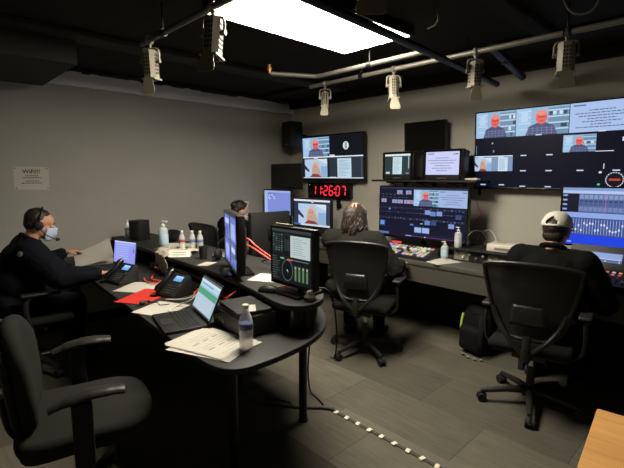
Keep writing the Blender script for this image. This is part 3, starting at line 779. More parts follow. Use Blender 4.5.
mb = MB()
for i in range(20):
    mb.box(mp_(-.32+i*.039, .33, .001), (.006, .11, .002), 0, (ts, 0, 0), 1)
    mb.box(mp_(-.32+i*.039, random.uniform(.2, .45), .007), (.016, .026, .014), .002, (ts, 0, 0), 0)
mb.build('faders', [GREYP, HOLE], t, smooth=False)
mb = MB()
for i in range(8): mb.cyl((.1+(i % 4)*.07, .10+.025*(i//4), .165+.04*(i//4)), (.1+(i % 4)*.07, .078+.025*(i//4), .182+.04*(i//4)), .011, .009, 12)
mb.build('knobs', GREYP, t)
t = thing('desk_telephone', 'small dark phone handset standing beside the audio mixer screen', 'telephone', (-1.05, 3.72, CZ), R(8))
MB().box((0, 0, .07), (.075, .05, .14), .012, (R(-18), 0, 0)).build('body', GREYP, t)
mb = MB()
for i in range(3):
    for j in range(4): mb.box((-.02+i*.02, -.026+.0*j-.0+(.03-j*.02)*-.0, .09-j*.018), (.012, .02, .009), .002, (R(-18), 0, 0))
mb.build('keypad', BLK, t, smooth=False)
sheets('paper_sheet', 'white paper lying on the console desk in front of the mixer', (-.72, 3.49-.0, CZ), R(4), .26, .11, 1, False)

# ------------------------------------------------------------------ island desk
def arcpts(c, r, a0, a1, n=8): return [(c[0]+r*math.cos(R(a0+(a1-a0)*i/n)), c[1]+r*math.sin(R(a0+(a1-a0)*i/n))) for i in range(n+1)]
LZ0 = .74
low = [(-4.74, 1.11), (-3.46, 1.03), (-1.98, .92)] + [(p.x, p.y) for p in bez([(-1.73, .90, 0), (-1.54, .91, 0), (-1.45, .98, 0), (-1.435, 1.12, 0), (-1.445, 1.27, 0), (-1.475, 1.42, 0), (-1.53, 1.55, 0), (-1.61, 1.66, 0), (-1.73, 1.77, 0)], 4)] + [(-1.95, 1.92), (-2.15, 2.05), (-4.74, 2.05)]
t = thing('island_desk', 'black island desk with rounded end and papers along its lower front', 'desk', (-3.0, 1.5, 0))
low_l = [(x+3.0, y-1.5) for x, y in low]
MB().prism(low_l, LZ0-.03, LZ0, 0, .007).build('desktop', DESK, t)
for (x, y) in [(-1.88, 1.73), (-1.74, 1.12), (-3.3, 1.9), (-4.6, 1.2), (-4.6, 1.9)]:
    MB().cyl((x+3.0, y-1.5, .0005), (x+3.0, y-1.5, LZ0-.03), .026, seg=20).cyl((x+3.0, y-1.5, .0005), (x+3.0, y-1.5, .02), .032).build('leg', METB, t)
MB().box((-.6, .48, .44), (2.2, .02, .5), .003).build('modesty_panel', BLKM, t, smooth=False)

UZ = .9
upp = [(-4.74, 1.6), (-3.2, 1.52), (-2.48, 1.5), (-2.18, 1.46), (-1.88, 1.4)] + [(p.x, p.y) for p in bez([(-1.72, 1.365, 0), (-1.6, 1.365, 0), (-1.53, 1.43, 0), (-1.53, 1.51, 0), (-1.58, 1.61, 0), (-1.67, 1.69, 0), (-1.78, 1.77, 0)], 4)] + [(-2.05, 1.92), (-2.25, 2.0), (-2.4, 2.04), (-4.74, 2.04)]
t = thing('desk_riser', 'raised black shelf along island desk carrying monitors and bottles', 'desk riser', (-3.0, 1.6, LZ0))
MB().prism([(x+3.0, y-1.6) for x, y in upp], UZ-.032-LZ0, UZ-LZ0, 0, .007).build('shelf_top', DESK, t)
endp = [(-1.92, 1.5), (-1.8, 1.44)] + [(p.x, p.y) for p in bez([(-1.7, 1.41, 0), (-1.62, 1.42, 0), (-1.575, 1.47, 0), (-1.575, 1.53, 0), (-1.62, 1.6, 0), (-1.7, 1.67, 0)], 4)] + [(-1.82, 1.75), (-1.92, 1.8)]
MB().prism([(x+3.0, y-1.6) for x, y in endp], .0005, UZ-.033-LZ0, 0).build('rounded_end', BLKG, t)
MB().box((-.35, .41, .063), (2.6, .02, .126), .002).build('back_panel', BLKM, t, smooth=False)
for x in (-1.0, -1.7): MB().box((x, .17, .063), (.025, .4, .126), .002).build('divider', BLKM, t, smooth=False)

# return desk behind island
t = thing('return_desk', 'low dark desk behind the island under the turned monitor', 'desk', (-3.35, 2.5, 0))
MB().box((0, 0, LZ0-.015), (.7, .86, .03), .006).build('desktop', DESK, t)
for sx in (-1, 1):
    for sy in (-1, 1): MB().cyl((sx*.31, sy*.38, .0005), (sx*.31, sy*.38, LZ0-.03), .022, seg=16).build('leg', METB, t)

# --- monitors on riser
S = [('r', 0, 0, 1, .05, '#3a3d40'), ('r', .02, .08, .16, .45, '#22282a'), ('r', .18, .08, .30, .45, '#1d2324'), ('r', .33, .08, .47, .4, '#2b3032'), ('r', .345, .1, .45, .18, '#15181a')]
for i in range(4):
    for k in range(8): S.append(('r', .03+i*.075, .1+k*.042, .065+i*.075, .115+k*.042, random.choice(['#55605e', '#3d4644', '#6d8f84'])))
S += [('r', .5, .1, .985, .5, '#b9c8c6')]
for i in range(8): S.append(('r', .55, .15+i*.04, .55+random.uniform(.2, .38), .162+i*.04, '#8fa3a3'))
S += [('r', .24, .53, .34, .56, '#6fb08a'), ('r', .42, .54, .56, .57, '#c4605a'), ('r', .58, .54, .95, .56, '#5d6866')]
S += [('e', .42, .76, .14, .2, '#6f7b7a'), ('e', .42, .76, .132, .19, '#101415'), ('e', .42, .76, .012, .02, '#c9d2d0'), ('p', [(.41, .75), (.44, .8), (.45, .79), (.42, .74)], '#9fb0ae')]
for i in range(10): S.append(('r', .02, .52+i*.045, .02+random.uniform(.1, .22), .533+i*.045, '#4a5553'))
for i in range(4):
    S.append(('r', .6+i*.095, .64, .675+i*.095, .93, '#2f3836')); S.append(('r', .62+i*.095, .68+.03*(i % 2), .655+i*.095, .92, '#64855a')); S.append(('r', .62+i*.095, .66, .655+i*.095, .7, '#a3aa8a'))
flat_monitor('desk_monitor', 'square monitor at rounded end of the riser with dark meter screen', (-1.745, 1.545, UZ), R(0), .35, .33, .203, S, '#15191a', .05, .25, .2, .014)
o = MB().box((0, 0, 0), (.14, .012, .012), .002).build('white_tape_strip', mat('dull_tape', '#8f8a78', .8)); o.location = (-1.83, 1.545, UZ+.3745); tag(o, 'narrow white strip stuck on top of the square monitor', 'tape')
S = [('r', .02, .03, .98, .5, '#6076cc'), ('r', .02, .53, .98, .97, '#5a72c8'), ('r', .47, .03, .55, .97, '#10142a'), ('r', .02, .3, .1, .5, '#10142a'), ('r', .9, .5, .98, .8, '#10142a'), ('r', .08, .1, .42, .2, '#c3cdf4'), ('r', .6, .15, .9, .45, '#a2b1ec'), ('r', .1, .62, .4, .9, '#9fb0ee'), ('r', .62, .6, .9, .7, '#c9d3f8'), ('r', .25, .25, .3, .48, '#2a315c'), ('r', .72, .75, .76, .95, '#2a315c')]
flat_monitor('desk_monitor', 'edge-on monitor on the riser with blue panelled screen facing left', (-2.39, 1.585, UZ), R(-25), .54, .37, .222, S, '#2a315c', .055, .26, .2, .014)
t = flat_monitor('desk_monitor', 'monitor turned away showing its plain black back behind the island', (-3.32, 2.62, LZ0), R(-92), .47, .40, .25, [], '#2a3350', .05, .26, .2, .014, 0, False)

# small things on riser -----------------------------------------------------
t = thing('computer_mouse', 'black mouse on the riser in front of square monitor', 'mouse', (-1.86, 1.455, UZ), R(-60))
MB().ball((0, 0, .004), (.036, .066, .036)).build('shell', BLK, t)
bm_ = t.children[0].data
for v in bm_.vertices: v.co.z = max(v.co.z, .0006)
MB().cyl((-.004, .03, .031), (.004, .03, .031), .009, seg=14).build('scroll_wheel', GREYP, t)
t = thing('webcam_puck', 'small silver round gadget at the rounded end of the riser', 'gadget', (-1.575, 1.50, UZ))
MB().lathe([(.026, .0005), (.03, .006), (.03, .024), (.022, .034)]).build('body', STEEL, t)
MB().lathe([(.012, .033), (.016, .036), (.014, .052), (.006, .058)]).build('knob', CREAM, t)
MB().box((.0, -.029, .015), (.02, .004, .012), .001).build('port', BLK, t, smooth=False)
sheets('paper_sheet', 'white paper on the riser left of the square monitor', (-2.08, 1.68, UZ), R(-62), .2, .3, 1, False)

def water_bottle(label, loc, lab, s=1.0, group=None):
    t = thing('water_bottle', label, 'bottle', loc, 0, group)
    pr = [(.028, .0005), (.032, .004), (.0325, .03), (.0305, .04), (.0325, .05), (.0305, .06), (.0325, .068), (.0325, .125), (.030, .14), (.022, .165), (.013, .182), (.013, .195)]
    MB().lathe([(r*s, z*s) for r, z in pr]).build('bottle', WATER, t)
    MB().lathe([(.0326*s, .095*s), (.0331*s, .096*s), (.0331*s, .122*s), (.0326*s, .123*s)]).build('label_band', lab, t)
    MB().lathe([(.0145*s, .19*s), (.0155*s, .192*s), (.0155*s, .207*s), (.013*s, .21*s)]).build('cap', WHT, t)
    return t
water_bottle('water bottle rightmost of the trio on riser', (-3.30, 1.84, UZ), LABB, .84)
water_bottle('water bottle in the middle of the trio on riser', (-3.36, 1.80, UZ), LABB, .84)
water_bottle('water bottle with reddish label leftmost of trio on riser', (-3.41, 1.73, UZ), LABR, .84)
water_bottle('water bottle left of the black box loudspeaker', (-4.55, 1.70, UZ), LABW, .9)
water_bottle('water bottle standing alone on papers at the near desk corner', (-1.61, 1.12, LZ0), LABB, 1.02)
pump_bottle('large sanitizer pump bottle on riser beside the draped bag', (-3.64, 1.67, UZ), .042, .25, GEL, LABW, R(40))
t = thing('small_loudspeaker', 'small black box loudspeaker at the left end of the riser', 'loudspeaker', (-4.33, 1.74, UZ), R(25))
MB().box((0, 0, .1), (.13, .15, .199), .006).build('cabinet', BLK, t)
MB().box((0, -.077, .1), (.112, .006, .18), .003).build('grille', mat('speaker_grille', '#101010', .9, bump=.8, bscale=500), t)
t = thing('table_tent', 'white folded card on the riser before the bottle trio', 'card', (-3.2, 1.60, UZ), R(50))
t.scale = (.85, .8, .8)
MB().prism([(-.05, .0005), (.05, .0005), (0, .06)], -.1, .1, 0, 0, Matrix.Rotation(PI/2, 4, 'Z') @ Matrix.Rotation(PI/2, 4, 'X')).build('folded_card', WHT, t, smooth=False)
mb = MB()
for k in range(2): mb.box((-.0+k*0, -.034+k*.017, .021+k*.02), (.12, .001, .008), 0, (R(-50), 0, 0))
mb.build('printed_lines', INKG, t, smooth=False)
t = thing('pen_cup', 'small black cup on riser right of white card', 'cup', (-2.97, 1.68, UZ))
t.scale = (.8, .8, .9)
MB().lathe([(.034, .0005), (.038, .004), (.042, .11), (.037, .11), (.033, .02), (.001, .018)]).build('cup', BLK, t)
# plastic bag/papers draped over riser edge
t = thing('draped_bag', 'crumpled cream plastic bag draped over the front edge of the riser', 'plastic bag', (-3.42, 1.62, UZ))
mb = MB(); nx, ny = 14, 16; rnd = random.Random(5)
gr = []
for j in range(ny+1):
    row = []
    for i in range(nx+1):
        u = -.15+.3*i/nx; s_ = j/ny
        wob = .012*math.sin(i*1.3+j*.7)+.008*math.sin(i*2.9-j)
        if s_ < .6: y = .2-.29*s_/.6+.0; z = .012+abs(wob)
        else: y = -.092-.012+wob*.6; z = .012-(s_-.6)/.4*.15
        row.append(mb.bm.verts.new((u*(1+.25*(s_ < .6)*(1-s_))+wob+.06*s_, y-.0-.053*(u/.3), z)))
    gr.append(row)
for j in range(ny):
    for i in range(nx): mb.bm.faces.new([gr[j][i], gr[j][i+1], gr[j+1][i+1], gr[j+1][i]])
o = mb.build('bag_sheet', mat('cream_film', '#b5ae9c', .45, bump=.4, bscale=30), t)
md = o.modifiers.new('thick', 'SOLIDIFY'); md.thickness = .003; md.offset = 1
t = thing('draped_papers', 'loose white papers piled on the riser beside the sanitizer bottle', 'papers', (-3.62, 1.6+.15, UZ), R(25))
mb = MB()
for k in range(4): mb.box((.01*k, .012*k, .003+.004*k), (.28, .2, .003), .001, (R(1.5*k), R(-2+k), R(8*k)))
mb.build('sheets', PAPER, t, smooth=False)
t = thing('camera_bag', 'dark shoulder bag slumped on the riser behind sanitizer bottle', 'bag', (-3.86, 1.87, UZ), R(10))
MB().ball((0, 0, .06), (.13, .09, .075)).build('body', BACKP, t)
for v in t.children[0].data.vertices: v.co.z = max(v.co.z, .0006)
MB().tube(bez([(-.12, 0, .05), (-.14, -.06, .02), (-.02, -.12, .012), (.1, -.1, .015), (.13, 0, .05)], 6), .008, 8).build('strap', BLK, t)
t = thing('tangled_gear', 'black headphones lying on the riser between cup and edge-on monitor', 'headphones', (-2.78, 1.78, UZ), R(30))
MB().tube(bez([(-.08, 0, .04), (-.085, 0, .11), (-.03, .0, .165), (.03, 0, .165), (.085, 0, .11), (.08, 0, .04)], 6), .011, 8).build('headband', BLK, t)
for sx in (-.08, .08): MB().ball((sx, 0, .046), (.028, .045, .045)).build('ear_cup', BLKM, t)
t = thing('cable_coil', 'coil of white and grey cable beside the headphones on riser', 'cable', (-2.95, 1.82, UZ))
mb = MB()
mb.tube(bez([(.05*math.cos(a)*(1+.3*math.sin(a*.37)), .06*math.sin(a)*(1+.2*math.cos(a*.5)), .008+.006*(a/6.28)) for a in [i*.5 for i in range(38)]], 3), .005, 6)
mb.build('coil', STEEL, t)
sheets('paper_sheet', 'small white paper scrap on riser below the headphones', (-2.78, 1.6, UZ), R(30), .09, .14, 1, False)

# --- lower deck ---------------------------------------------------------------
def phone(label, loc, rz):
    t = thing('desk_telephone', label, 'telephone', loc, rz)
    yF, yB, zF, zB = -.1, .065, .025, .155
    MB().prism([(yF, .0005), (.1, .0005), (yB+.02, zB-.005), (yB, zB), (yF, zF)], -.105, .105, 0, .006, Matrix.Rotation(PI/2, 4, 'Z') @ Matrix.Rotation(PI/2, 4, 'X')).build('base', BLK, t)
    dy, dz = yB-yF, zB-zF; a = math.atan2(dz, dy)
    def q(u, v, l=0.): return V((u, yF+dy*v, zF+dz*v)) + V((0, -math.sin(a), math.cos(a)))*l
    mb = MB(); mb.tube([q(-.07, .0, .03), q(-.07, .12, .034), q(-.07, .5, .026), q(-.07, .9, .034), q(-.07, 1.04, .03)], [.02, .027, .019, .027, .02], 12)
    mb.build('handset', BLKG, t)
    mb = MB()
    for i in range(4):
        for j in range(4): mb.box(q(-.02+i*.025, .1+j*.11, .003), (.017, .014, .006), .002, (a, 0, 0))
    mb.cyl(q(.082, .5, 0), q(.082, .5, .005), .015, seg=16)
    mb.build('keypad', mat('phone_key', '#3c3c3a', .5), t, smooth=False)
    o = screen(t, .085, .05, [('r', .05, .1, .6, .25, '#e8f4ff'), ('r', .05, .4, .8, .5, '#bfe0ff'), ('r', .7, .1, .95, .3, '#d8ecff')], '#6cb4f4', (0, 0, 0), 'display')
    o.matrix_local = Matrix.Translation(q(.025, .78, .005)) @ Matrix.Rotation(a-PI/2, 4, 'X')
    t.scale = (.86, .86, .86)
    cablep = [(-.07, -.115, .01), (-.13, -.13, .008), (-.16, -.03, .01), (-.14, .06, .008), (-.09, .11, .012)]
    MB().tube(bez(cablep, 8), .005, 6).build('cord', BLKM, t)
    return t
phone('black desk phone with blue display at the man\'s right hand', (-3.31, 1.18, LZ0), R(12))
phone('black desk phone with blue display between papers and riser', (-2.70, 1.30, LZ0), R(14))

def laptop(label, loc, rz, w, d, tilt, shapes, base, m=BLK):
    """hinge centre at loc, keyboard toward -Y"""
    t = thing('laptop', label, 'laptop', loc, rz)
    K = MB().box((0, -d/2, .009), (w, d, .016), .004).build('keyboard_deck', m, t)
    mb = MB()
    for j in range(5):
        for i in range(13): mb.box((-w*.43+i*w*.0715, -.035-j*.021, .018), (w*.055, .016, .003), .001)
    mb.box((0, -d*.8, .0175), (w*.3, d*.26, .0015), 0)
    mb.build('keys', BLKM, K, smooth=False)
    L = MB().box((0, .004, d*.5), (w, .007, d), .003).build('lid', m, t)
    L.location = (0, .004, .017); L.rotation_euler = (-tilt, 0, 0)
    screen(L, w-.02, d-.03, shapes, base, (0, -.0008, d*.5+.004))
    return t
S = [('r', 0, 0, 1, .07, '#c6cdf6'), ('r', .05, .12, .9, .18, '#b2baf2')] + [('r', .08, .26+i*.1, .7, .29+i*.1, '#b9c2f6') for i in range(6)] + [('r', .9, .3, .95, .5, '#6b74b8')]
laptop('open laptop with lavender screen in front of the masked man', (-3.86, 1.39, LZ0), R(14), .32, .22, R(8), S, '#939cf0')
S = [('r', 0, 0, 1, .06, '#58666a'), ('r', 0, .06, 1, .13, '#d6e4e8'), ('r', .02, .15, .98, .26, '#b8d4ea'), ('r', 0, .32, 1, .5, '#4fa37e'), ('r', .1, .16, .7, .2, '#6d9cc8')]
for i in range(7): S.append(('r', .05, .54+i*.06, .95, .565+i*.06, '#c8d4dc'))
for i in range(5): S.append(('r', .08+i*.17, .53, .085+i*.17, .96, '#d3dfe6'))
S.append(('r', 0, .96, 1, 1, '#39464c'))
laptop('open laptop with green-striped spreadsheet screen on the front of island desk', (-2.14, 1.165, LZ0), R(-13), .34, .22, R(24), S, '#a9c0d2')

sheets('paper_sheet', ['printed sheet at the bottom of the stack beside water bottle', 'printed sheet second from bottom of the stack beside water bottle', 'printed sheet skewed in the stack beside water bottle', 'printed form on top of the stack beside water bottle'], (-1.77, 1.03, LZ0), R(-72), .26, .35, 4, True, jitter=.035, group='printed sheets beside water bottle', seed=4)
sheets('paper_sheet', 'white paper lying flat between the red card and the far desk phone', (-3.05, 1.22, LZ0), R(35), .29, .27, 1, False)
sheets('red_card', 'red card lying left of the middle desk phone', (-2.80, 1.14, LZ0+.003), R(33), .23, .34, 1, False, m=REDP, cat='card')
sheets('paper_sheet', 'white paper under the black earpiece in front of the middle desk phone', (-2.47, 1.10, LZ0), R(25), .24, .25, 1, False)
sheets('paper_sheet', ['white sheet at the bottom of the pile under man\'s left hand', 'white sheet skewed over the bottom sheet under man\'s left hand'], (-4.22, 1.30, LZ0), R(-12), .3, .34, 2, False, jitter=.06, curl=.006, group='papers under the man\'s left hand', seed=9)
def lifted(label, loc, rz, pitch, roll):
    mb = MB(); gr = []
    for j in range(11):
        v = j/10; row = []
        for i in range(9):
            u = i/8-.5
            row.append(mb.bm.verts.new((u*.28, (v-.1)*.32, .004+.035*v*v+.10*(.5-u)**2*(.4+.6*v))))
        gr.append(row)
    for j in range(10):
        for i in range(8): mb.bm.faces.new([gr[j][i], gr[j][i+1], gr[j+1][i+1], gr[j+1][i]])
    o = mb.build('paper_sheet', PAPER); o.location = loc; o.rotation_euler = (pitch, roll, rz)
    tag(o, label, 'paper')
lifted('white sheet lifted by the masked man\'s left hand', (-4.25, 1.14, LZ0+.025), R(-14), R(6), R(9))
t = thing('earpiece', 'black earpiece with clip lying on the white paper', 'earpiece', (-2.62, 1.05, LZ0+.006), R(20))
MB().ball((0, 0, .014), (.014, .03, .012)).ball((.02, .03, .012), (.012, .012, .012)).build('body', BLK, t)
MB().tube(bez([(.02, .03, .01), (.07, .05, .006), (.12, .02, .006), (.16, .06, .006)], 6), .003, 6).build('cord', BLK, t)

# AV box with closed laptop
t = thing('av_box', 'black equipment box on island desk tucked against the riser end', 'equipment box', (-1.865, 1.285, LZ0), R(-6))
MB().box((0, 0, .054), (.33, .2, .106), .006).build('case', mat('dark_grey_case', '#2c2b28', .4), t)
MB().box((-.0, -.102, .055), (.31, .006, .085), .002).build('faceplate', mat('dark_grey_face', '#34342f', .45), t, smooth=False)
MB().box((-.167, 0, .055), (.006, .18, .08), .002).build('side_vent', mat('dark_grey_face', '#34342f', .45), t, smooth=False)
for i in range(3): MB().cyl((-.11+i*.045, -.104, .05), (-.11+i*.045, -.116, .05), .012, .01, 14).build('knob', GREYP, t)
t = thing('closed_notebook', 'black closed notebook lying on the black equipment box', 'notebook', (-1.845, 1.28, LZ0+.1078), R(-12))
MB().box((0, 0, .011), (.27, .19, .021), .004).build('cover', BLKM, t)
o = MB().box((0, 0, 0), (.11, .05, .0015)).build('paper_slip', PAPER, smooth=False); o.location = (-1.765, 1.26, LZ0+.1078+.0225); o.rotation_euler = (0, 0, R(-35)); tag(o, 'white paper slip on top of the black notebook', 'paper')

# cables on island
cable('network_cable', 'white cable looping beside the open spreadsheet laptop', [(-2.62, 1.2, LZ0+.006), (-2.5, 1.28, LZ0+.02), (-2.42, 1.34, LZ0+.07), (-2.36, 1.3, LZ0+.09), (-2.36, 1.24, LZ0+.05), (-2.44, 1.2, LZ0+.01), (-2.4, 1.12, LZ0+.006), (-2.34, 1.1, LZ0+.006)], .005, WHTC)
cable('network_cable', 'red cable under riser behind the middle desk phone', [(-3.35, 1.44, LZ0+.006), (-3.2, 1.36, LZ0+.012), (-3.05, 1.38, LZ0+.02), (-2.95, 1.5, LZ0+.02)], .006, REDC)
cable('network_cable', 'second red cable under riser left of middle desk phone', [(-3.3, 1.34, LZ0+.006), (-3.15, 1.3, LZ0+.01), (-3.02, 1.34, LZ0+.02), (-2.98, 1.48, LZ0+.03)], .006, REDC)
cable('network_cable', 'red cable running under the riser behind spreadsheet laptop', [(-2.7, 1.5, LZ0+.02), (-2.58, 1.38, LZ0+.012), (-2.48, 1.42, LZ0+.03), (-2.3, 1.46, LZ0+.03), (-2.2, 1.38, LZ0+.06), (-2.18, 1.45, LZ0+.1)], .006, REDC)
cable('network_cable', 'upper red cable drooping over riser from the edge-on monitor', [(-2.42, 1.67, 1.10), (-2.46, 1.74, 1.11), (-2.40, 1.77, 1.06), (-2.29, 1.80, 1.0), (-2.12, 1.82, .94), (-1.98, 1.78, UZ+.012)], .006, REDC)
cable('network_cable', 'lower red cable drooping over riser from the edge-on monitor', [(-2.43, 1.67, 1.05), (-2.48, 1.73, 1.07), (-2.42, 1.78, 1.03), (-2.31, 1.82, .97), (-2.16, 1.84, .92), (-2.0, 1.83, UZ+.008)], .006, REDC)
cable('power_cable', 'black cable arching behind the edge-on monitor on riser', [(-2.55, 1.93, UZ+.008), (-2.4, 1.93, UZ+.05), (-2.25, 1.9, UZ+.05), (-2.05, 1.86, UZ+.008)], .006, BLK)
t = thing('charger_brick', 'black power adapter under riser behind spreadsheet laptop', 'adapter', (-2.4, 1.52, LZ0))
MB().box((0, 0, .025), (.14, .08, .048), .01).build('brick', BLK, t)
t = thing('power_bar', 'dark device under the riser with two red lights', 'device', (-3.45, 1.58, LZ0), R(4))
MB().box((0, 0, .035), (.28, .12, .068), .006).build('case', BLK, t)
mb = MB()
for i in (-1, 0, 1): mb.box((i*.035, -.0615, .04), (.016, .003, .012))
mb.build('red_lights', emit('#ff5a5a', .9, 'red_power_led'), t, smooth=False)
t = thing('cable_bundle', 'tangled dark cables heaped under the riser', 'cables', (-2.95, 1.56, LZ0), 0)
rnd = random.Random(11); mb = MB()
for k in range(9):
    pts = [(rnd.uniform(-.4, .5), rnd.uniform(-.12, .1), rnd.uniform(.008, .09)) for _ in range(6)]
    mb.tube(bez(pts, 6), .005, 6)
tag(t, kind=None); o = mb.build('cords', BLK, t)

# ------------------------------------------------------------------ floor things
cable('floor_cable', 'black cable trailing from under island desk to the floor strip', [(-2.3, 1.5, .70), (-2.33, 1.56, .5), (-2.36, 1.60, .2), (-2.33, 1.63, .03), (-2.22, 1.66, .01), (-2.1, 1.73, .01), (-1.98, 1.82, .01), (-1.88, 1.92, .01), (-1.80, 1.95, .01)], .009, BLK)
cable('floor_cable', 'second black cable lying on the carpet by desk leg', [(-2.25, 1.72, .009), (-2.1, 1.8, .009), (-2.02, 1.78, .009), (-1.95, 1.88, .008), (-1.83, 1.965, .01)], .007, BLK)
cable('hanging_cable', 'thin black cable dropping in a loop behind the desk leg', [(-2.05, 1.98, .70), (-2.1, 2.02, .5), (-2.14, 2.02, .2), (-2.1, 2.0, .03), (-2.0, 1.98, .008), (-1.92, 1.95, .008)], .006, BLK)
cable('hanging_cable', 'black cable hanging over the rounded riser end', [(-1.72, 1.66, UZ+.008), (-1.66, 1.71, UZ+.006), (-1.635, 1.735, UZ-.06), (-1.625, 1.75, LZ0+.02), (-1.64, 1.78, .6), (-1.7, 1.83, .45), (-1.8, 1.9, .4)], .005, BLKM)
t = thing('floor_cable_strip', 'white-tabbed cable strip taped across the carpet', 'cable strip', (-1.82, 1.945, 0))
MB().prism([(-.008, .0), (.008, 0), (.005, .006), (-.005, .006)], 0, 1.4, 0, 0, Matrix.Rotation(PI/2, 4, 'Z') @ Matrix.Rotation(PI/2, 4, 'X')).build('cord', mat('dark_grey_cord', '#3b382f', .7), t)
MB().box((.76, .05, .002), (1.45, .07, .003), .001).build('grey_cover', mat('grey_cord_cover', '#5d594d', .8), t, smooth=False)
for i in range(10): MB().box((.03+i*.092, -.002, .006), (.026, .036, .012), .003, (0, 0, R(random.uniform(-14, 14)))).build('white_tab', mat('white_gaffer_tape', '#d8d3c0', .7, var=.02), t)

t = thing('backpack', 'black backpack with yellow-green stripe on floor under console desk', 'backpack', (-1.60, 3.58, 0), R(-12))
mb = MB(); mb.box((0, 0, .2), (.27, .17, .4), .075, seg=4); mb.box((0, -.1, .14), (.22, .1, .22), .045, seg=4); mb.ball((0, 0, .36), (.125, .085, .085))
o = mb.build('body', BACKP, t)
for v in o.data.vertices: v.co.z = max(v.co.z, .0006)
MB().tube(bez([(-.125, -.08, .07), (-.133, -.075, .15), (-.133, -.07, .25), (-.125, -.06, .33)], 6), .01, 8, flat=.6).build('bright_piping', YEL, t)
MB().tube(bez([(.08, -.08, .36), (.12, -.14, .25), (.13, -.16, .12), (.1, -.13, .03)], 6), .02, 8, flat=.3).build('shoulder_strap', BACKP, t)
MB().tube(bez([(-.03, 0, .44), (-.02, -.02, .49), (.03, -.02, .49), (.04, 0, .44)], 5), .01, 8).build('carry_loop', BLK, t)
for i, (x, y) in enumerate([(-.02, -.18), (.05, -.2), (.11, -.19), (.15, -.16)]): MB().ball((x, y, .014), (.018, .012, .012), sub=2).build('buckle', STEEL, t)

# wooden desk corner near right
t = thing('wooden_desk', 'honey-coloured wooden desk corner at the lower right', 'desk', (0.269, 1.340, 0), R(6))
MB().box((0, 0, .734), (1.1, .8, .032), .005).build('desktop', WOOD, t)
for sx in (-1, 1):
    for sy in (-1, 1): MB().box((sx*.48, sy*.33, .359), (.05, .05, .717), .003).build('leg', BLKM, t)
# wall sign
t = thing('wifi_notice', 'white paper notice pinned to left wall above the masked man', 'notice', (XL+.0008, .935, 1.52), PI/2)
MB().box((0, 0, 0), (.285, .0012, .215), 0, (0, R(1.5), 0)).build('sheet', PAPER, t, smooth=False)
mb = MB(); Mt = Matrix.Translation((0, -.0012, 0)) @ Matrix.Rotation(PI/2, 4, 'X')
addtext(mb, 'WiFi!!!', .052, Mt @ Matrix.Translation((.0, .045, 0)), 0, 'CENTER', .001, .0004)
for (yy, hw) in [(.022, .052), (.004, .072), (-.026, .05), (-.046, .085)]:
    k = -hw
    while k < hw:
        L = random.uniform(.008, .02); mb.box((k+L/2, -.0012, yy), (L, .0008, .0075)); k += L+.004
mb.build('lettering', INK, t, smooth=False)
mb = MB()
for sx in (-1, 1):
    for sz in (-1, 1): mb.box((sx*.128, -.0014, sz*.093), (.016, .001, .012), 0, (0, R(40*sx), 0))
mb.build('corner_pins', GREYP, t, smooth=False)

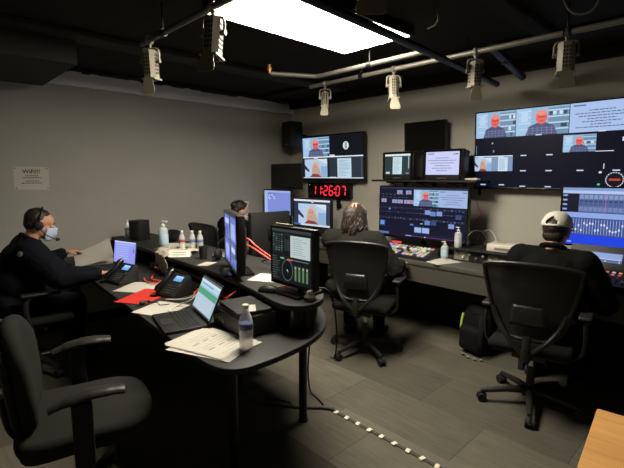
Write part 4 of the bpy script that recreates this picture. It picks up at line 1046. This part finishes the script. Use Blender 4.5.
# ------------------------------------------------------------------ chairs
def mesh_chair(label, loc, rz, seat_z=.47, base_a=18, bs=1.0):
    t = thing('office_chair', label, 'chair', loc, rz)
    zo = seat_z-.47
    # base
    for k in range(5):
        a = 2*PI*k/5+R(base_a)-rz; d = V((math.cos(a), math.sin(a), 0))
        MB().tube([d*.03+V((0, 0, .105)), d*.15+V((0, 0, .098)), d*.31+V((0, 0, .075))], [.026, .022, .015], 10).build('base_leg', RIM, t)
        p = d*.31; q = V((-d.y, d.x, 0))
        mb = MB()
        for s_ in (-1, 1): mb.cyl(p+q*s_*.008+V((0, 0, .0295)), p+q*s_*.026+V((0, 0, .0295)), .029, seg=18)
        mb.cyl(p+V((0, 0, .03)), p+V((0, 0, .075)), .008, seg=10)
        mb.tube([p+d*.03+V((0, 0, .035)), p+d*.02+V((0, 0, .056)), p+V((0, 0, .063)), p-d*.02+V((0, 0, .056)), p-d*.03+V((0, 0, .035))], .008, 8)
        mb.build('caster', BLKM, t)
    MB().cyl((0, 0, .07), (0, 0, .13), .032).cyl((0, 0, .1), (0, 0, .27+zo), .026).cyl((0, 0, .2), (0, 0, .385+zo), .016, m=1).build('gas_lift', [BLK, CHROME], t)
    MB().box((0, -.03, .392+zo), (.2, .28, .045), .012).tube([(.1, .05, .39+zo), (.2, .06, .385+zo), (.26, .06, .38+zo)], .007, 8).build('tilt_mechanism', RIM, t)
    # seat
    o = MB().box((0, .03, .445+zo), (.49, .47, .065), .03, seg=4).build('seat', FABD, t)
    MB().box((0, .03, .412+zo), (.44, .42, .02), .008).build('seat_pan', BLK, t)
    # back: rim + mesh + lumbar
    def B(x, z): # curved shell position (local), z measured from seat
        s_ = (z-.5)/.55
        y = -.245-.10*s_ + .055*(1-s_)*s_*2 + .55*x*x
        return V((x, y, z+zo))
    half = [(x_*bs, z_) for x_, z_ in [(0, .535), (.10, .54), (.165, .60), (.205, .72), (.235, .86), (.25, .965), (.24, 1.0), (.13, 1.02), (0, 1.025)]]
    loop = [B(x, z) for x, z in half] + [B(-x, z) for x, z in reversed(half[1:-1])]
    ring = bez(loop, 5, True)
    MB().tube(ring, .0135, 10, True).build('back_frame', RIM, t)
    mb = MB(); zs = [.54+.485*i/22 for i in range(23)]
    hx = [(p.x, p.z-zo) for p in ring if p.x > .001]
    def hw(z):
        best = 0
        for (x0, z0), (x1, z1) in zip(hx, hx[1:]):
            if min(z0, z1) <= z <= max(z0, z1) and abs(z1-z0) > 1e-6:
                best = max(best, x0+(x1-x0)*(z-z0)/(z1-z0))
        return best
    rows = []
    for z in zs:
        w_ = max(hw(z), .02)
        rows.append([mb.bm.verts.new(B(w_*(-1+2*i/16), z)) for i in range(17)])
    for A_, B_ in zip(rows, rows[1:]):
        for i in range(16): mb.bm.faces.new([A_[i], A_[i+1], B_[i+1], B_[i]])
    o = mb.build('back_mesh', CHMESH, t)
    # lumbar support on the rear
    mb = MB(); n = 10; rr = []
    for j in range(7):
        z = .63+.13*j/6; w_ = .105-.02*j/6
        rr.append([mb.bm.verts.new(B(-w_+2*w_*i/n, z)+V((0, -.024-.012*math.sin(PI*j/6), 0))) for i in range(n+1)])
    for A_, B_ in zip(rr, rr[1:]):
        for i in range(n): mb.bm.faces.new([A_[i], A_[i+1], B_[i+1], B_[i]])
    o = mb.build('lumbar_pad', mat('satin_lumbar_plastic', '#242421', .32), t)
    md = o.modifiers.new('thick', 'SOLIDIFY'); md.thickness = .014; md.offset = 0
    # spine arms from seat to back frame
    mb = MB()
    mb.tube(bez([(0, -.1, .395+zo), (0, -.22, .39+zo), (0, -.285, .44+zo), B(0, .56)+V((0, -.02, 0))], 6), .024, 10, flat=.7)
    for s_ in (-1, 1): mb.tube(bez([(0, -.265, .43+zo), B(s_*.1, .53)+V((0, -.04, 0)), B(s_*.17, .63)+V((0, -.012, 0)), B(s_*.205, .72)], 6), .015, 8)
    mb.build('back_spine', RIM, t)
    # arms: loop from under the seat up to pad
    for s_ in (-1, 1):
        x = s_*.285
        a = MB().tube(bez([(s_*.12, -.02, .395+zo), (s_*.23, -.03, .39+zo), (x, -.045, .44+zo), (x+s_*.01, -.06, .55+zo), (x+s_*.005, -.05, .635+zo), (x, .02, .662+zo)], 6), .017, 10, flat=.75).build('arm_post', RIM, t)
        MB().box((x, .04, .675+zo), (.075, .26, .026), .012, seg=3).build('arm_pad', BLK, a)
    return t
mesh_chair('black mesh office chair occupied by the long-haired person', (-2.3, 2.86, 0), R(22), .47, 48)
mesh_chair('black mesh office chair occupied by the man in white cap', (-.96, 2.98, 0), R(10), .47, 2, 1.06)
mesh_chair('black mesh office chair occupied by the masked man at the left', (-3.92, .68, 0), R(-4))
mesh_chair('black mesh office chair occupied by the woman in the corner', (-4.22, 2.66, 0), R(4))

# upholstered chair close to the camera
t = thing('task_chair', 'empty grey upholstered task chair at the lower left', 'chair', (-2.07, .52, 0), R(-14))
sz = .47
for k in range(5):
    a = 2*PI*k/5+R(10); d = V((math.cos(a), math.sin(a), 0))
    MB().tube([d*.03+V((0, 0, .105)), d*.15+V((0, 0, .098)), d*.31+V((0, 0, .075))], [.028, .024, .017], 10).build('base_leg', BLK, t)
    p = d*.31; q = V((-d.y, d.x, 0)); mb = MB()
    for s_ in (-1, 1): mb.cyl(p+q*s_*.008+V((0, 0, .0295)), p+q*s_*.026+V((0, 0, .0295)), .029, seg=18)
    mb.cyl(p+V((0, 0, .03)), p+V((0, 0, .075)), .008, seg=10); mb.build('caster', BLKM, t)
MB().cyl((0, 0, .07), (0, 0, .28), .028).cyl((0, 0, .2), (0, 0, .40), .017).build('gas_lift', BLK, t)
MB().box((0, -.02, .40), (.24, .3, .04), .01).build('tilt_mechanism', BLK, t)
o = MB()
seatpoly = [(p.x, p.y) for p in bez([(-.24, -.22, 0), (-.255, 0, 0), (-.25, .17, 0), (-.17, .27, 0), (0, .3, 0), (.17, .27, 0), (.25, .17, 0), (.255, 0, 0), (.24, -.22, 0), (0, -.25, 0)], 5, True)]
tb = MB(); tb.prism(seatpoly, .43, .505, 0, .03); o = tb.build('seat', FAB, t, angle=80)
tb = MB(); tb.prism([(x*.95, y*.95) for x, y in seatpoly], .412, .435, 0, .006); tb.build('seat_pan', BLKM, t)
# backrest cushion: rounded shield
shield = bez([(0, .50, 0), (.15, .51, 0), (.215, .60, 0), (.235, .72, 0), (.225, .84, 0), (.14, .93, 0), (0, .955, 0), (-.14, .93, 0), (-.225, .84, 0), (-.235, .72, 0), (-.215, .60, 0), (-.15, .51, 0)], 5, True)
def curved(name, m, y0, y1, sc_=1.0, bev=.02):
    mb = MB(); tb = bmesh.new()
    cz = .73
    rings = []
    for (yy, ss) in [(y0, .9), (y0+(y1-y0)*.2, .975), (y0+(y1-y0)*.5, 1.0), (y0+(y1-y0)*.8, .975), (y1, .9)]:
        for rr in ([0.0, .45, .8, 1.0] if yy in (y0,) else [1.0] if yy != y1 else [1.0, .8, .45, 0.0]):
            rings.append([V((p.x*sc_*ss*max(rr, .02), yy+.5*(p.x*sc_*rr)**2+(-.10*(((p.y-cz)*sc_*ss*rr+cz)-.5)), (p.y-cz)*sc_*ss*max(rr, .02)+cz)) for p in shield])
    vr = [[mb.bm.verts.new(v) for v in rg] for rg in rings]
    for A_, B_ in zip(vr, vr[1:]):
        n = len(A_)
        for i in range(n): mb.bm.faces.new([A_[i], A_[(i+1) % n], B_[(i+1) % n], B_[i]])
    mb.bm.faces.new(vr[0]); mb.bm.faces.new(list(reversed(vr[-1])))
    return mb.build(name, m, t, angle=70)
curved('backrest', FAB, -.23, -.165)
curved('back_shell', BLKM, -.26, -.225, .95)
MB().tube(bez([(0, -.1, .40), (0, -.2, .4), (0, -.27, .46), (0, -.295, .62)], 6), .03, 10, flat=.5).build('back_post', BLK, t)
for s_ in (-1, 1):
    x = s_*.31
    a = MB().box((s_*.2, .0, .405), (.24, .05, .02), .004).box((x, .0, .53), (.045, .075, .27), .01).build('arm_post', BLKM, t)
    mb = MB(); mb.tube(bez([(x, -.11, .66), (x+s_*.004, -.05, .68), (x, .02, .692), (x, .11, .69), (x, .16, .682)], 6), [.028]*6+[.036]*6+[.04]*6+[.036]*6+[.028], 14, flat=.48)
    mb.build('arm_pad', mat('arm_pad_vinyl', '#2b2b27', .38), a)

# ------------------------------------------------------------------ people
def remesh(name, mb, m, parent, vox=.007, sm=6, disp=0., dsize=.1, fac=.5):
    me = bpy.data.meshes.new('tmp'); mb.bm.to_mesh(me); mb.bm.free()
    o = bpy.data.objects.new('tmp', me); COL.objects.link(o)
    r = o.modifiers.new('r', 'REMESH'); r.mode = 'VOXEL'; r.voxel_size = vox
    if disp:
        tx = bpy.data.textures.new('folds', 'CLOUDS'); tx.noise_scale = dsize; tx.noise_depth = 3
        d = o.modifiers.new('d', 'DISPLACE'); d.texture = tx; d.strength = disp; d.mid_level = .5
    s = o.modifiers.new('s', 'SMOOTH'); s.factor = fac; s.iterations = sm
    dg = bpy.context.evaluated_depsgraph_get()
    out = bpy.data.meshes.new_from_object(o.evaluated_get(dg))
    bpy.data.objects.remove(o); bpy.data.meshes.remove(me)
    out.materials.clear(); out.materials.append(m)
    out.polygons.foreach_set('use_smooth', [True]*len(out.polygons))
    out.name = name
    ob = bpy.data.objects.new(name, out); COL.objects.link(ob); ob.parent = parent
    return ob
def chain(mb, pts, rs, seg=16):
    for (a, ra), (b, rb) in zip(zip(pts, rs), list(zip(pts, rs))[1:]):
        mb.cyl(a, b, ra, rb, seg)
    for p, r_ in zip(pts, rs): mb.ball(p, r_*1.0, sub=2)
def hand(mb, W, d, up, thumb, curl=.35):
    """W wrist, d forward, up = back of hand, thumb = +1/-1 side along (d x up)"""
    d = d.normalized(); up = (up-d*up.dot(d)).normalized(); s = d.cross(up).normalized()*thumb
    rotm = Matrix((( s.x, d.x, up.x), (s.y, d.y, up.y), (s.z, d.z, up.z))).to_4x4()
    mb.ball(W+d*.05, (.040, .052, .015), sub=3, rot=rotm)
    mb.ball(W+d*.075+s*.0, (.040, .022, .013), sub=3, rot=rotm)
    mb.cyl(W-d*.02, W+d*.03, .025, .026, 14)
    L = [.072, .080, .075, .058]; off = [.028, .010, -.009, -.027]
    for Lf, of, in zip(L, off):
        base = W+d*(.082-.25*abs(of-.008))+s*of
        dirv = (d+s*of*2.2).normalized(); p = [base-d*.02, base]; ang = curl*.6
        for f in (.45, .32, .23):
            dv = (dirv*math.cos(ang)-up*math.sin(ang)).normalized(); p.append(p[-1]+dv*Lf*f); ang += curl
        chain(mb, p, [.0095, .0095, .0088, .008, .007], 10)
    b = W+d*.028+s*.026
    p = [b, b+(d*.4+s*.8-up*.1).normalized()*.03, b+(d*.4+s*.8-up*.1).normalized()*.03+(d*.8+s*.4-up*.3).normalized()*.03, b+(d*.4+s*.8-up*.1).normalized()*.03+(d*.8+s*.4-up*.3).normalized()*.03+(d*.95+s*.1-up*.3).normalized()*.024]
    chain(mb, p, [.014, .012, .0105, .008], 10)
def ik(S, W, l1, l2, pole):
    d = W-S; L = min(d.length, (l1+l2)*.998); n = d.normalized()
    a = (l1*l1-l2*l2+L*L)/(2*L); h = math.sqrt(max(l1*l1-a*a, 0))
    pl = (pole-n*pole.dot(n)).normalized()
    return S+n*a+pl*h

def person(label, loc, rz, lean, hands, headp, heady, top, trousers, skin=SKIN, build=1.0, shoulder=.185, hip_y=0., belly=0., headoff=(0, 0, 0), sleeve=0.0, e=.03):
    t = thing('person', label, 'person', loc, rz)
    sp = V((0, math.sin(lean), math.cos(lean))); fw = V((0, math.cos(lean), -math.sin(lean)))
    hip = V((0, hip_y, .56)); waist = hip+sp*.16; chest = hip+sp*.32; sh = hip+sp*.44; nb = hip+sp*.50-fw*.01
    hc = nb+V((0, .035+lean*.06, .135))+V(headoff)
    HM = Matrix.Translation(hc-V((0, .02, .06))) @ Matrix.Rotation(heady, 4, 'Z') @ Matrix.Rotation(-headp, 4, 'X') @ Matrix.Translation((0, .02, .06))
    b = MB(); k = build
    rl = Matrix.Rotation(-lean, 4, 'X')
    # torso
    b.ball(hip, (.165*k, .125, .12), rot=rl); b.ball(waist+fw*.01*belly, (.145*k, .11+.02*belly, .16), rot=rl); b.ball(chest, (.16*k, .115, .18), rot=rl)
    b.cyl(sh+V((-shoulder*.8, 0, -.01)), sh+V((shoulder*.8, 0, -.01)), .06, .06, 16); 
    for s_ in (-1, 1): b.ball(sh+V((s_*shoulder, 0, -.015)), .062)
    b.cyl(sh, nb+sp*.02, .075, .058, 16); b.cyl(nb-sp*.03, HM @ V((0, -.015, -.03)), .056, .054, 16)
    # head
    def hb(c, r_, sub=3): b.ball(HM @ V(c), r_, sub=sub, rot=HM.to_3x3().to_4x4())
    hb((0, -.012, .03), (.076, .096, .09)); hb((0, .028, -.035), (.06, .066, .078)); hb((0, .06, -.092), (.03, .028, .024)); hb((0, .045, .035), (.06, .05, .055))
    b.cyl(HM @ V((0, .09, .012)), HM @ V((0, .112, -.022)), .010, .015, 12); b.ball(HM @ V((0, .111, -.024)), .0155, sub=2)
    hb((-.012, .1, -.03), (.009, .009, .008), 2); hb((.012, .1, -.03), (.009, .009, .008), 2)
    hb((0, .082, .026), (.048, .014, .011)); hb((0, .088, -.06), (.024, .012, .006), 2); hb((0, .086, -.07), (.02, .012, .007), 2)
    for s_ in (-1, 1):
        hb((s_*.077, -.004, -.008), (.010, .02, .033)); hb((s_*.04, .06, -.03), (.024, .024, .026))
    arms = []
    for s_, W in zip((-1, 1), hands):
        W = V(W); S = sh+V((s_*shoulder, 0, -.015))
        E_ = ik(S, W, .29, .265, V((s_*.55, -.35, -.8)))
        chain(b, [S, S.lerp(E_, .5), E_, E_.lerp(W, .4), W], [.056, .047, .041, .042, .027], 16)
        d = (W-E_); d.z *= .25; d = d.normalized()
        hand(b, W, d, V((0, 0, 1)), s_*-1, .3)
        arms.append((S, E_, W))
    legs = []
    for s_ in (-1, 1):
        H_ = hip+V((s_*.095, .02, -.02)); K_ = V((s_*.14, hip_y+.44, .53)); A_ = V((s_*.15, hip_y+.42, .10)); 
        chain(b, [H_, H_.lerp(K_, .5), K_, K_.lerp(A_, .35), A_], [.088, .075, .056, .054, .037], 16)
        b.ball(A_+V((0, .0, -.03)), .038); b.cyl(A_+V((0, -.02, -.055)), A_+V((s_*.015, .16, -.06)), .034, .03, 14); b.ball(A_+V((s_*.015, .16, -.06)), .032)
        legs.append((H_, K_, A_))
    body = remesh('body', b, skin, t, .006, 3)
    # eyes / brows
    for s_ in (-1, 1):
        MB().ball(HM @ V((s_*.03, .083, .006)), .0125, sub=2).ball(HM @ V((s_*.03, .0935, .006)), .005, 1, sub=2).build('eye', [mat('eye_white', '#d8d2c8', .3), mat('iris_dark', '#2a1c14', .3)], t)
        MB().tube([HM @ V((s_*.014, .099, .024)), HM @ V((s_*.03, .098, .029)), HM @ V((s_*.047, .089, .024))], [.003, .0042, .0025], 8).build('eyebrow', HAIRB, t)
    MB().ball(HM @ V((0, .0985, -.0655)), (.019, .004, .002), sub=2, rot=HM.to_3x3().to_4x4()).build('mouth', mat('lip', '#7d4a42', .5), t)
    # top garment
    g = MB()
    g.ball(hip+V((0, 0, .01)), (.165*k+e+.01, .125+e+.01, .12), rot=rl); g.ball(waist+fw*.012*belly, (.145*k+e+.025, .11+.025*belly+e+.015, .18), rot=rl); g.ball(chest, (.16*k+e, .115+e, .185), rot=rl)
    g.cyl(sh+V((-shoulder*.85, 0, -.01)), sh+V((shoulder*.85, 0, -.01)), .063+e*.8, .063+e*.8, 16)
    for s_, (S, E_, W) in zip((-1, 1), arms):
        g.ball(S, .062+e); wr = E_.lerp(W, .92-sleeve)
        chain(g, [S, S.lerp(E_, .5), E_, E_.lerp(W, .5), wr], [.062+e, .054+e, .047+e, .045+e*.6, .036+e*.35], 16)
    g.cyl(sh-sp*.04, nb+sp*.005, .115+e*.3, .078, 16)
    shirt = remesh('jacket', g, top, t, .008, 4, .022, .09)
    # collar
    nd = (HM @ V((0, -.015, -.04))-nb).normalized(); cx = nd.orthogonal().normalized(); cy = nd.cross(cx)
    ring = [nb+nd*.022+(cx*math.cos(a*PI/10)+cy*math.sin(a*PI/10))*.07 for a in range(20)]
    MB().tube(ring, .017, 10, True).build('collar', top, t)
    # trousers
    g = MB(); g.ball(hip-V((0, 0, .02)), (.165*k+.014, .14, .105))
    for H_, K_, A_ in legs: chain(g, [H_, H_.lerp(K_, .5), K_, K_.lerp(A_, .4), A_+V((0, 0, .0))], [.1, .088, .07, .068, .056], 16)
    tr = remesh('trousers', g, trousers, t, .009, 4, .014, .1)
    for (H_, K_, A_), s_ in zip(legs, (-1, 1)):
        g = MB(); a0 = V((A_.x, A_.y, 0))
        g.ball(a0+V((0, -.03, .045)), (.045, .055, .05)); g.ball(a0+V((s_*.008, .08, .04)), (.048, .11, .042)); g.ball(a0+V((s_*.015, .15, .035)), (.047, .06, .034)); g.ball(a0+V((0, 0, .08)), (.044, .05, .045))
        sho = remesh('shoe', g, BLKM, t, .006, 3)
        for v in sho.data.vertices: v.co.z = max(v.co.z, .002)
    return t, HM, shirt, dict(sh=sh, sp=sp, nb=nb, hip=hip)

def shorthair(t, HM, m, top=1.0):
    g = MB(); rm = HM.to_3x3().to_4x4()
    g.ball(HM @ V((0, -.028, .042)), (.08, .09, .086), rot=rm); g.ball(HM @ V((0, -.055, .0)), (.068, .058, .068), rot=rm); g.ball(HM @ V((0, .0, .07)), (.066, .06, .052), rot=rm)
    return remesh('hair', g, m, t, .005, 2, .008, .02)

# masked man at left --------------------------------------------------
t, HM, jk, J = person('seated man in navy jacket with headset and face mask at the left', (-4.0, .56, 0), R(-4), R(20),
    [(-.38, .46, .85), (.46, .55, .79)], R(16), R(-8), NAVY, JEAN, SKIN, 1.22, .205, 0, 1.4, (0, .01, 0), e=.048)
shorthair(t, HM, HAIRB)
rm = HM.to_3x3().to_4x4()
# mask: front shell
def mask(t, HM, m):
    mb = MB(); rows = []
    for j in range(9):
        ph = -60+130*j/8
        row = []
        for i in range(13):
            th = -75+150*i/12
            x = .072*math.sin(R(th))*(1-.10*abs(j-4)/4); y = .034+.078*math.cos(R(th))*(1-.12*((j-4)/4)**2)+(.018 if abs(i-6) < 2 and 2 < j else 0)*1.0
            z = -.055+.055*math.sin(R(ph))*1.0 - .012*abs(math.sin(R(th)))
            row.append(mb.bm.verts.new(HM @ V((x, y, z))))
        rows.append(row)
    for A_, B_ in zip(rows, rows[1:]):
        for i in range(12): mb.bm.faces.new([A_[i], A_[i+1], B_[i+1], B_[i]])
    o = mb.build('face_mask', m, t, angle=70)
    md = o.modifiers.new('thick', 'SOLIDIFY'); md.thickness = .003; md.offset = 1
    for s_ in (-1, 1): MB().tube(bez([HM @ V((s_*.072, .05, -.035)), HM @ V((s_*.083, .01, .0)), HM @ V((s_*.088, -.012, .02))], 5), .002, 6).build('ear_loop', m, o)
mask(t, HM, MASK)
def headset(t, HM, mic=True, m=BLK):
    h = MB().tube([HM @ V((.1*math.cos(R(a)), -.01, .02+.118*math.sin(R(a)))) for a in range(-5, 186, 10)], .0075, 8, flat=.6).build('headset', m, t)
    for s_ in (-1, 1): MB().ball(HM @ V((s_*.093, -.005, -.004)), (.016, .034, .036), rot=HM.to_3x3().to_4x4()).build('ear_cup', BLKM, h)
    if mic:
        MB().tube(bez([HM @ V((.1, .0, -.02)), HM @ V((.1, .05, -.06)), HM @ V((.075, .11, -.085)), HM @ V((.05, .14, -.09))], 6), .0035, 6).ball(HM @ V((.047, .145, -.09)), (.014, .017, .014)).build('microphone_boom', BLKM, h)
headset(t, HM)
bv = BVHTree.FromPolygons([v.co for v in jk.data.vertices], [p.vertices for p in jk.data.polygons])
q = J['sh']+V((.6, -.1, -.0)); hit = bv.ray_cast(q, V((-1, .05, 0)))
if hit[0]:
    o = MB().ball((0, 0, 0), (.026, .022, .004), sub=2).build('chest_emblem', mat('grey_emblem', '#74757a', .7), t); o.name = 'jacket_emblem'
    o.matrix_local = Matrix.Translation(hit[0]) @ hit[1].to_track_quat('Z', 'Y').to_matrix().to_4x4()

# long-haired person in the middle --------------------------------------------
t, HM, jk, J = person('seated person with long wavy hair and dark jacket at wide switcher monitor', (-2.425, 2.80, 0), R(22), R(9),
    [(-.2, .62, .81), (.37, .36, .74)], R(6), R(0), GREYC, JEAN, SKIN2, 1.08, .2, e=.036)
rm = HM.to_3x3().to_4x4(); rnd = random.Random(2)
g = MB()
g.ball(HM @ V((0, -.03, .0)), (.086, .085, .10), rot=rm); g.ball(HM @ V((0, -.05, -.075)), (.085, .06, .08), rot=rm)
hair = remesh('hair_base', g, HAIRW, t, .006, 2, .01, .03)
hair.name = 'hair'
mb = MB()
for k in range(260):
    a = R(rnd.uniform(-205, 25)); lv = rnd.uniform(.0, 1.0)
    a0 = math.cos(a)*.6
    start = V((math.cos(a)*(.045+.03*lv), math.sin(a)*(.055+.03*lv)-.0, .112-.06*lv))
    mid = V((math.cos(a)*.094, math.sin(a)*.106-.015, .0+rnd.uniform(-.02, .02)))
    Ln = rnd.uniform(.09, .17)
    end = V((math.cos(a)*rnd.uniform(.09, .12), math.sin(a)*rnd.uniform(.085, .11)-.02, -Ln))
    pts = []
    f = rnd.uniform(2.2, 3.6); ph = rnd.uniform(0, 6); am = rnd.uniform(.006, .014)
    P = bez([start, start.lerp(mid, .5)+V((math.cos(a)*.012, math.sin(a)*.012, .012)), mid, mid.lerp(end, .5), end], 5)
    for i, p in enumerate(P):
        u = i/len(P); pts.append(HM @ (p+V((math.sin(u*f*6.28+ph), math.cos(u*f*6.28+ph*.7), 0))*am*u))
    n = len(pts); mb.tube(pts, [.0055*(1-.6*abs(2*i/n-1)**3) for i in range(n)], 5)
mb.build('hair_locks', HAIRW, hair)

# man in white cap --------------------------------------------------------------
t, HM, jk, J = person('seated man in black jacket and white cap at the right', (-.94, 3.05, 0), R(3), R(18),
    [(-.2, .54, .81), (.2, .44, .80)], R(8), R(-6), BLKC, JEAN, SKIN2, 1.18, .19, e=.04)
g = MB(); rm = HM.to_3x3().to_4x4()
g.ball(HM @ V((0, -.02, .02)), (.083, .097, .085), rot=rm); g.ball(HM @ V((0, -.05, -.035)), (.07, .055, .055), rot=rm)
remesh('hair', g, HAIRB, t, .005, 2, .008, .02)
mb = MB(); c0 = V((0, -.012, .022)); rx, ry, rz_ = .094, .112, .108
rows = []
for j in range(13):
    el = R(2+88*j/12); row = []
    for i in range(48):
        az = 2*PI*i/48
        row.append(mb.bm.verts.new(HM @ (c0+V((rx*math.cos(el)**.8*math.cos(az), ry*math.cos(el)**.8*math.sin(az), rz_*math.sin(el))))))
    rows.append(row)
for j, (A_, B_) in enumerate(zip(rows, rows[1:])):
    for i in range(48):
        az = 360*(i+.5)/48; d = (az-270)
        zz = (2+88*(j+.5)/12)
        if (d/24)**2+((zz-10)/26)**2 < 1 and zz > 9: continue
        mb.bm.faces.new([A_[i], A_[(i+1) % 48], B_[(i+1) % 48], B_[i]])
cap = mb.build('cap', CAPW, t, angle=80); md = cap.modifiers.new('thick', 'SOLIDIFY'); md.thickness = .003; md.offset = 1
mb = MB()
bill = []
for j in range(5):
    for i in range(13):
        th = R(35+110*i/12); rr = 1.0+.62*j/4*max(0., math.sin((th-R(35))/R(110)*PI))**.7
        bill.append(mb.bm.verts.new(HM @ (c0+V((rx*rr*.98*math.cos(th)*(1 if j else 1), ry*rr*math.sin(th)*1.0, .008-.018*(math.cos(th))**2-.012*j/4)))))
for j in range(4):
    for i in range(12): mb.bm.faces.new([bill[j*13+i], bill[j*13+i+1], bill[(j+1)*13+i+1], bill[(j+1)*13+i]])
o = mb.build('bill', CAPW, cap, angle=80); md = o.modifiers.new('thick', 'SOLIDIFY'); md.thickness = .004
MB().ball(HM @ (c0+V((0, 0, rz_+.002))), (.008, .008, .005), sub=2).build('top_button', CAPW, cap)
# seam across jacket back
bv = BVHTree.FromPolygons([v.co for v in jk.data.vertices], [p.vertices for p in jk.data.polygons])
pts = []
for i in range(15):
    x = -.17+.34*i/14; q = V((x, -.6, J['sh'].z-.16)); hit = bv.ray_cast(q, V((0, 1, 0)))
    if hit[0]: pts.append(hit[0]+V((0, -.001, 0)))
if len(pts) > 3: MB().tube(pts, .0035, 6).build('back_seam', mat('grey_piping', '#2b2b29', .7), t)

# woman in the corner ------------------------------------------------------------
t, HM, jk, J = person('seated woman with white headband and mask in the far left corner', (-4.22, 2.68, 0), R(4), R(16),
    [(-.12, .60, .80), (.2, .62, .80)], R(30), R(-14), BLKC, JEAN, SKIN2, .95, .165, headoff=(0, .0, -.035))
shorthair(t, HM, HAIRB)
g = MB(); rm = HM.to_3x3().to_4x4(); g.ball(HM @ V((0, -.1, .03)), (.045, .042, .045), rot=rm); g.ball(HM @ V((0, -.06, -.06)), (.06, .04, .07), rot=rm)
remesh('hair_bun', g, HAIRB, t, .006, 2, .01, .02)
mask(t, HM, MASKW)
MB().tube([HM @ V((.0975*math.cos(R(a)), .035-.02*abs(math.cos(R(a))), .012+.122*math.sin(R(a)))) for a in range(-14, 195, 8)], .024, 10, flat=.25).build('headband', MASKW, t)
t = thing('paper_cup', 'pale paper cup on console desk in front of seated woman', 'cup', (-4.02, 3.5, CZ))
MB().lathe([(.03, .0005), (.032, .003), (.042, .1), (.04, .1), (.03, .01), (.001, .009)]).build('cup', CREAM, t)

# things on console left part
t = thing('cable_tangle', 'white and grey cables piled on console desk below web-call monitor', 'cables', (-3.5, 3.68, CZ))
rnd = random.Random(21); mb = MB()
for k in range(5): mb.tube(bez([(rnd.uniform(-.18, .2), rnd.uniform(-.1, .1), rnd.uniform(.006, .05)) for _ in range(6)], 6), .0045, 6)
mb.build('cords', STEEL, t)
sheets('paper_sheet', 'white paper on console desk left of the long-haired person', (-3.3, 3.56, CZ), R(15), .21, .28, 1, False)

# ------------------------------------------------------------------ camera, world, view
cam = bpy.data.cameras.new('camera'); co = bpy.data.objects.new('camera', cam); COL.objects.link(co)
cam.sensor_fit = 'HORIZONTAL'; cam.sensor_width = 36; cam.lens = 36*430/624
cam.clip_start = .02
co.location = (0, 0, 1.55)
co.rotation_euler = (PI/2-math.atan(59/430), 0, R(46.1))
scene.camera = co
wd = bpy.data.worlds.new('world'); wd.use_nodes = True
wd.node_tree.nodes['Background'].inputs[0].default_value = (.9, .95, 1, 1); wd.node_tree.nodes['Background'].inputs[1].default_value = .0
scene.world = wd
vs = scene.view_settings
vs.view_transform = 'Standard'; vs.look = 'None'; vs.exposure = EXPO; vs.gamma = 1; vs.use_curve_mapping = False
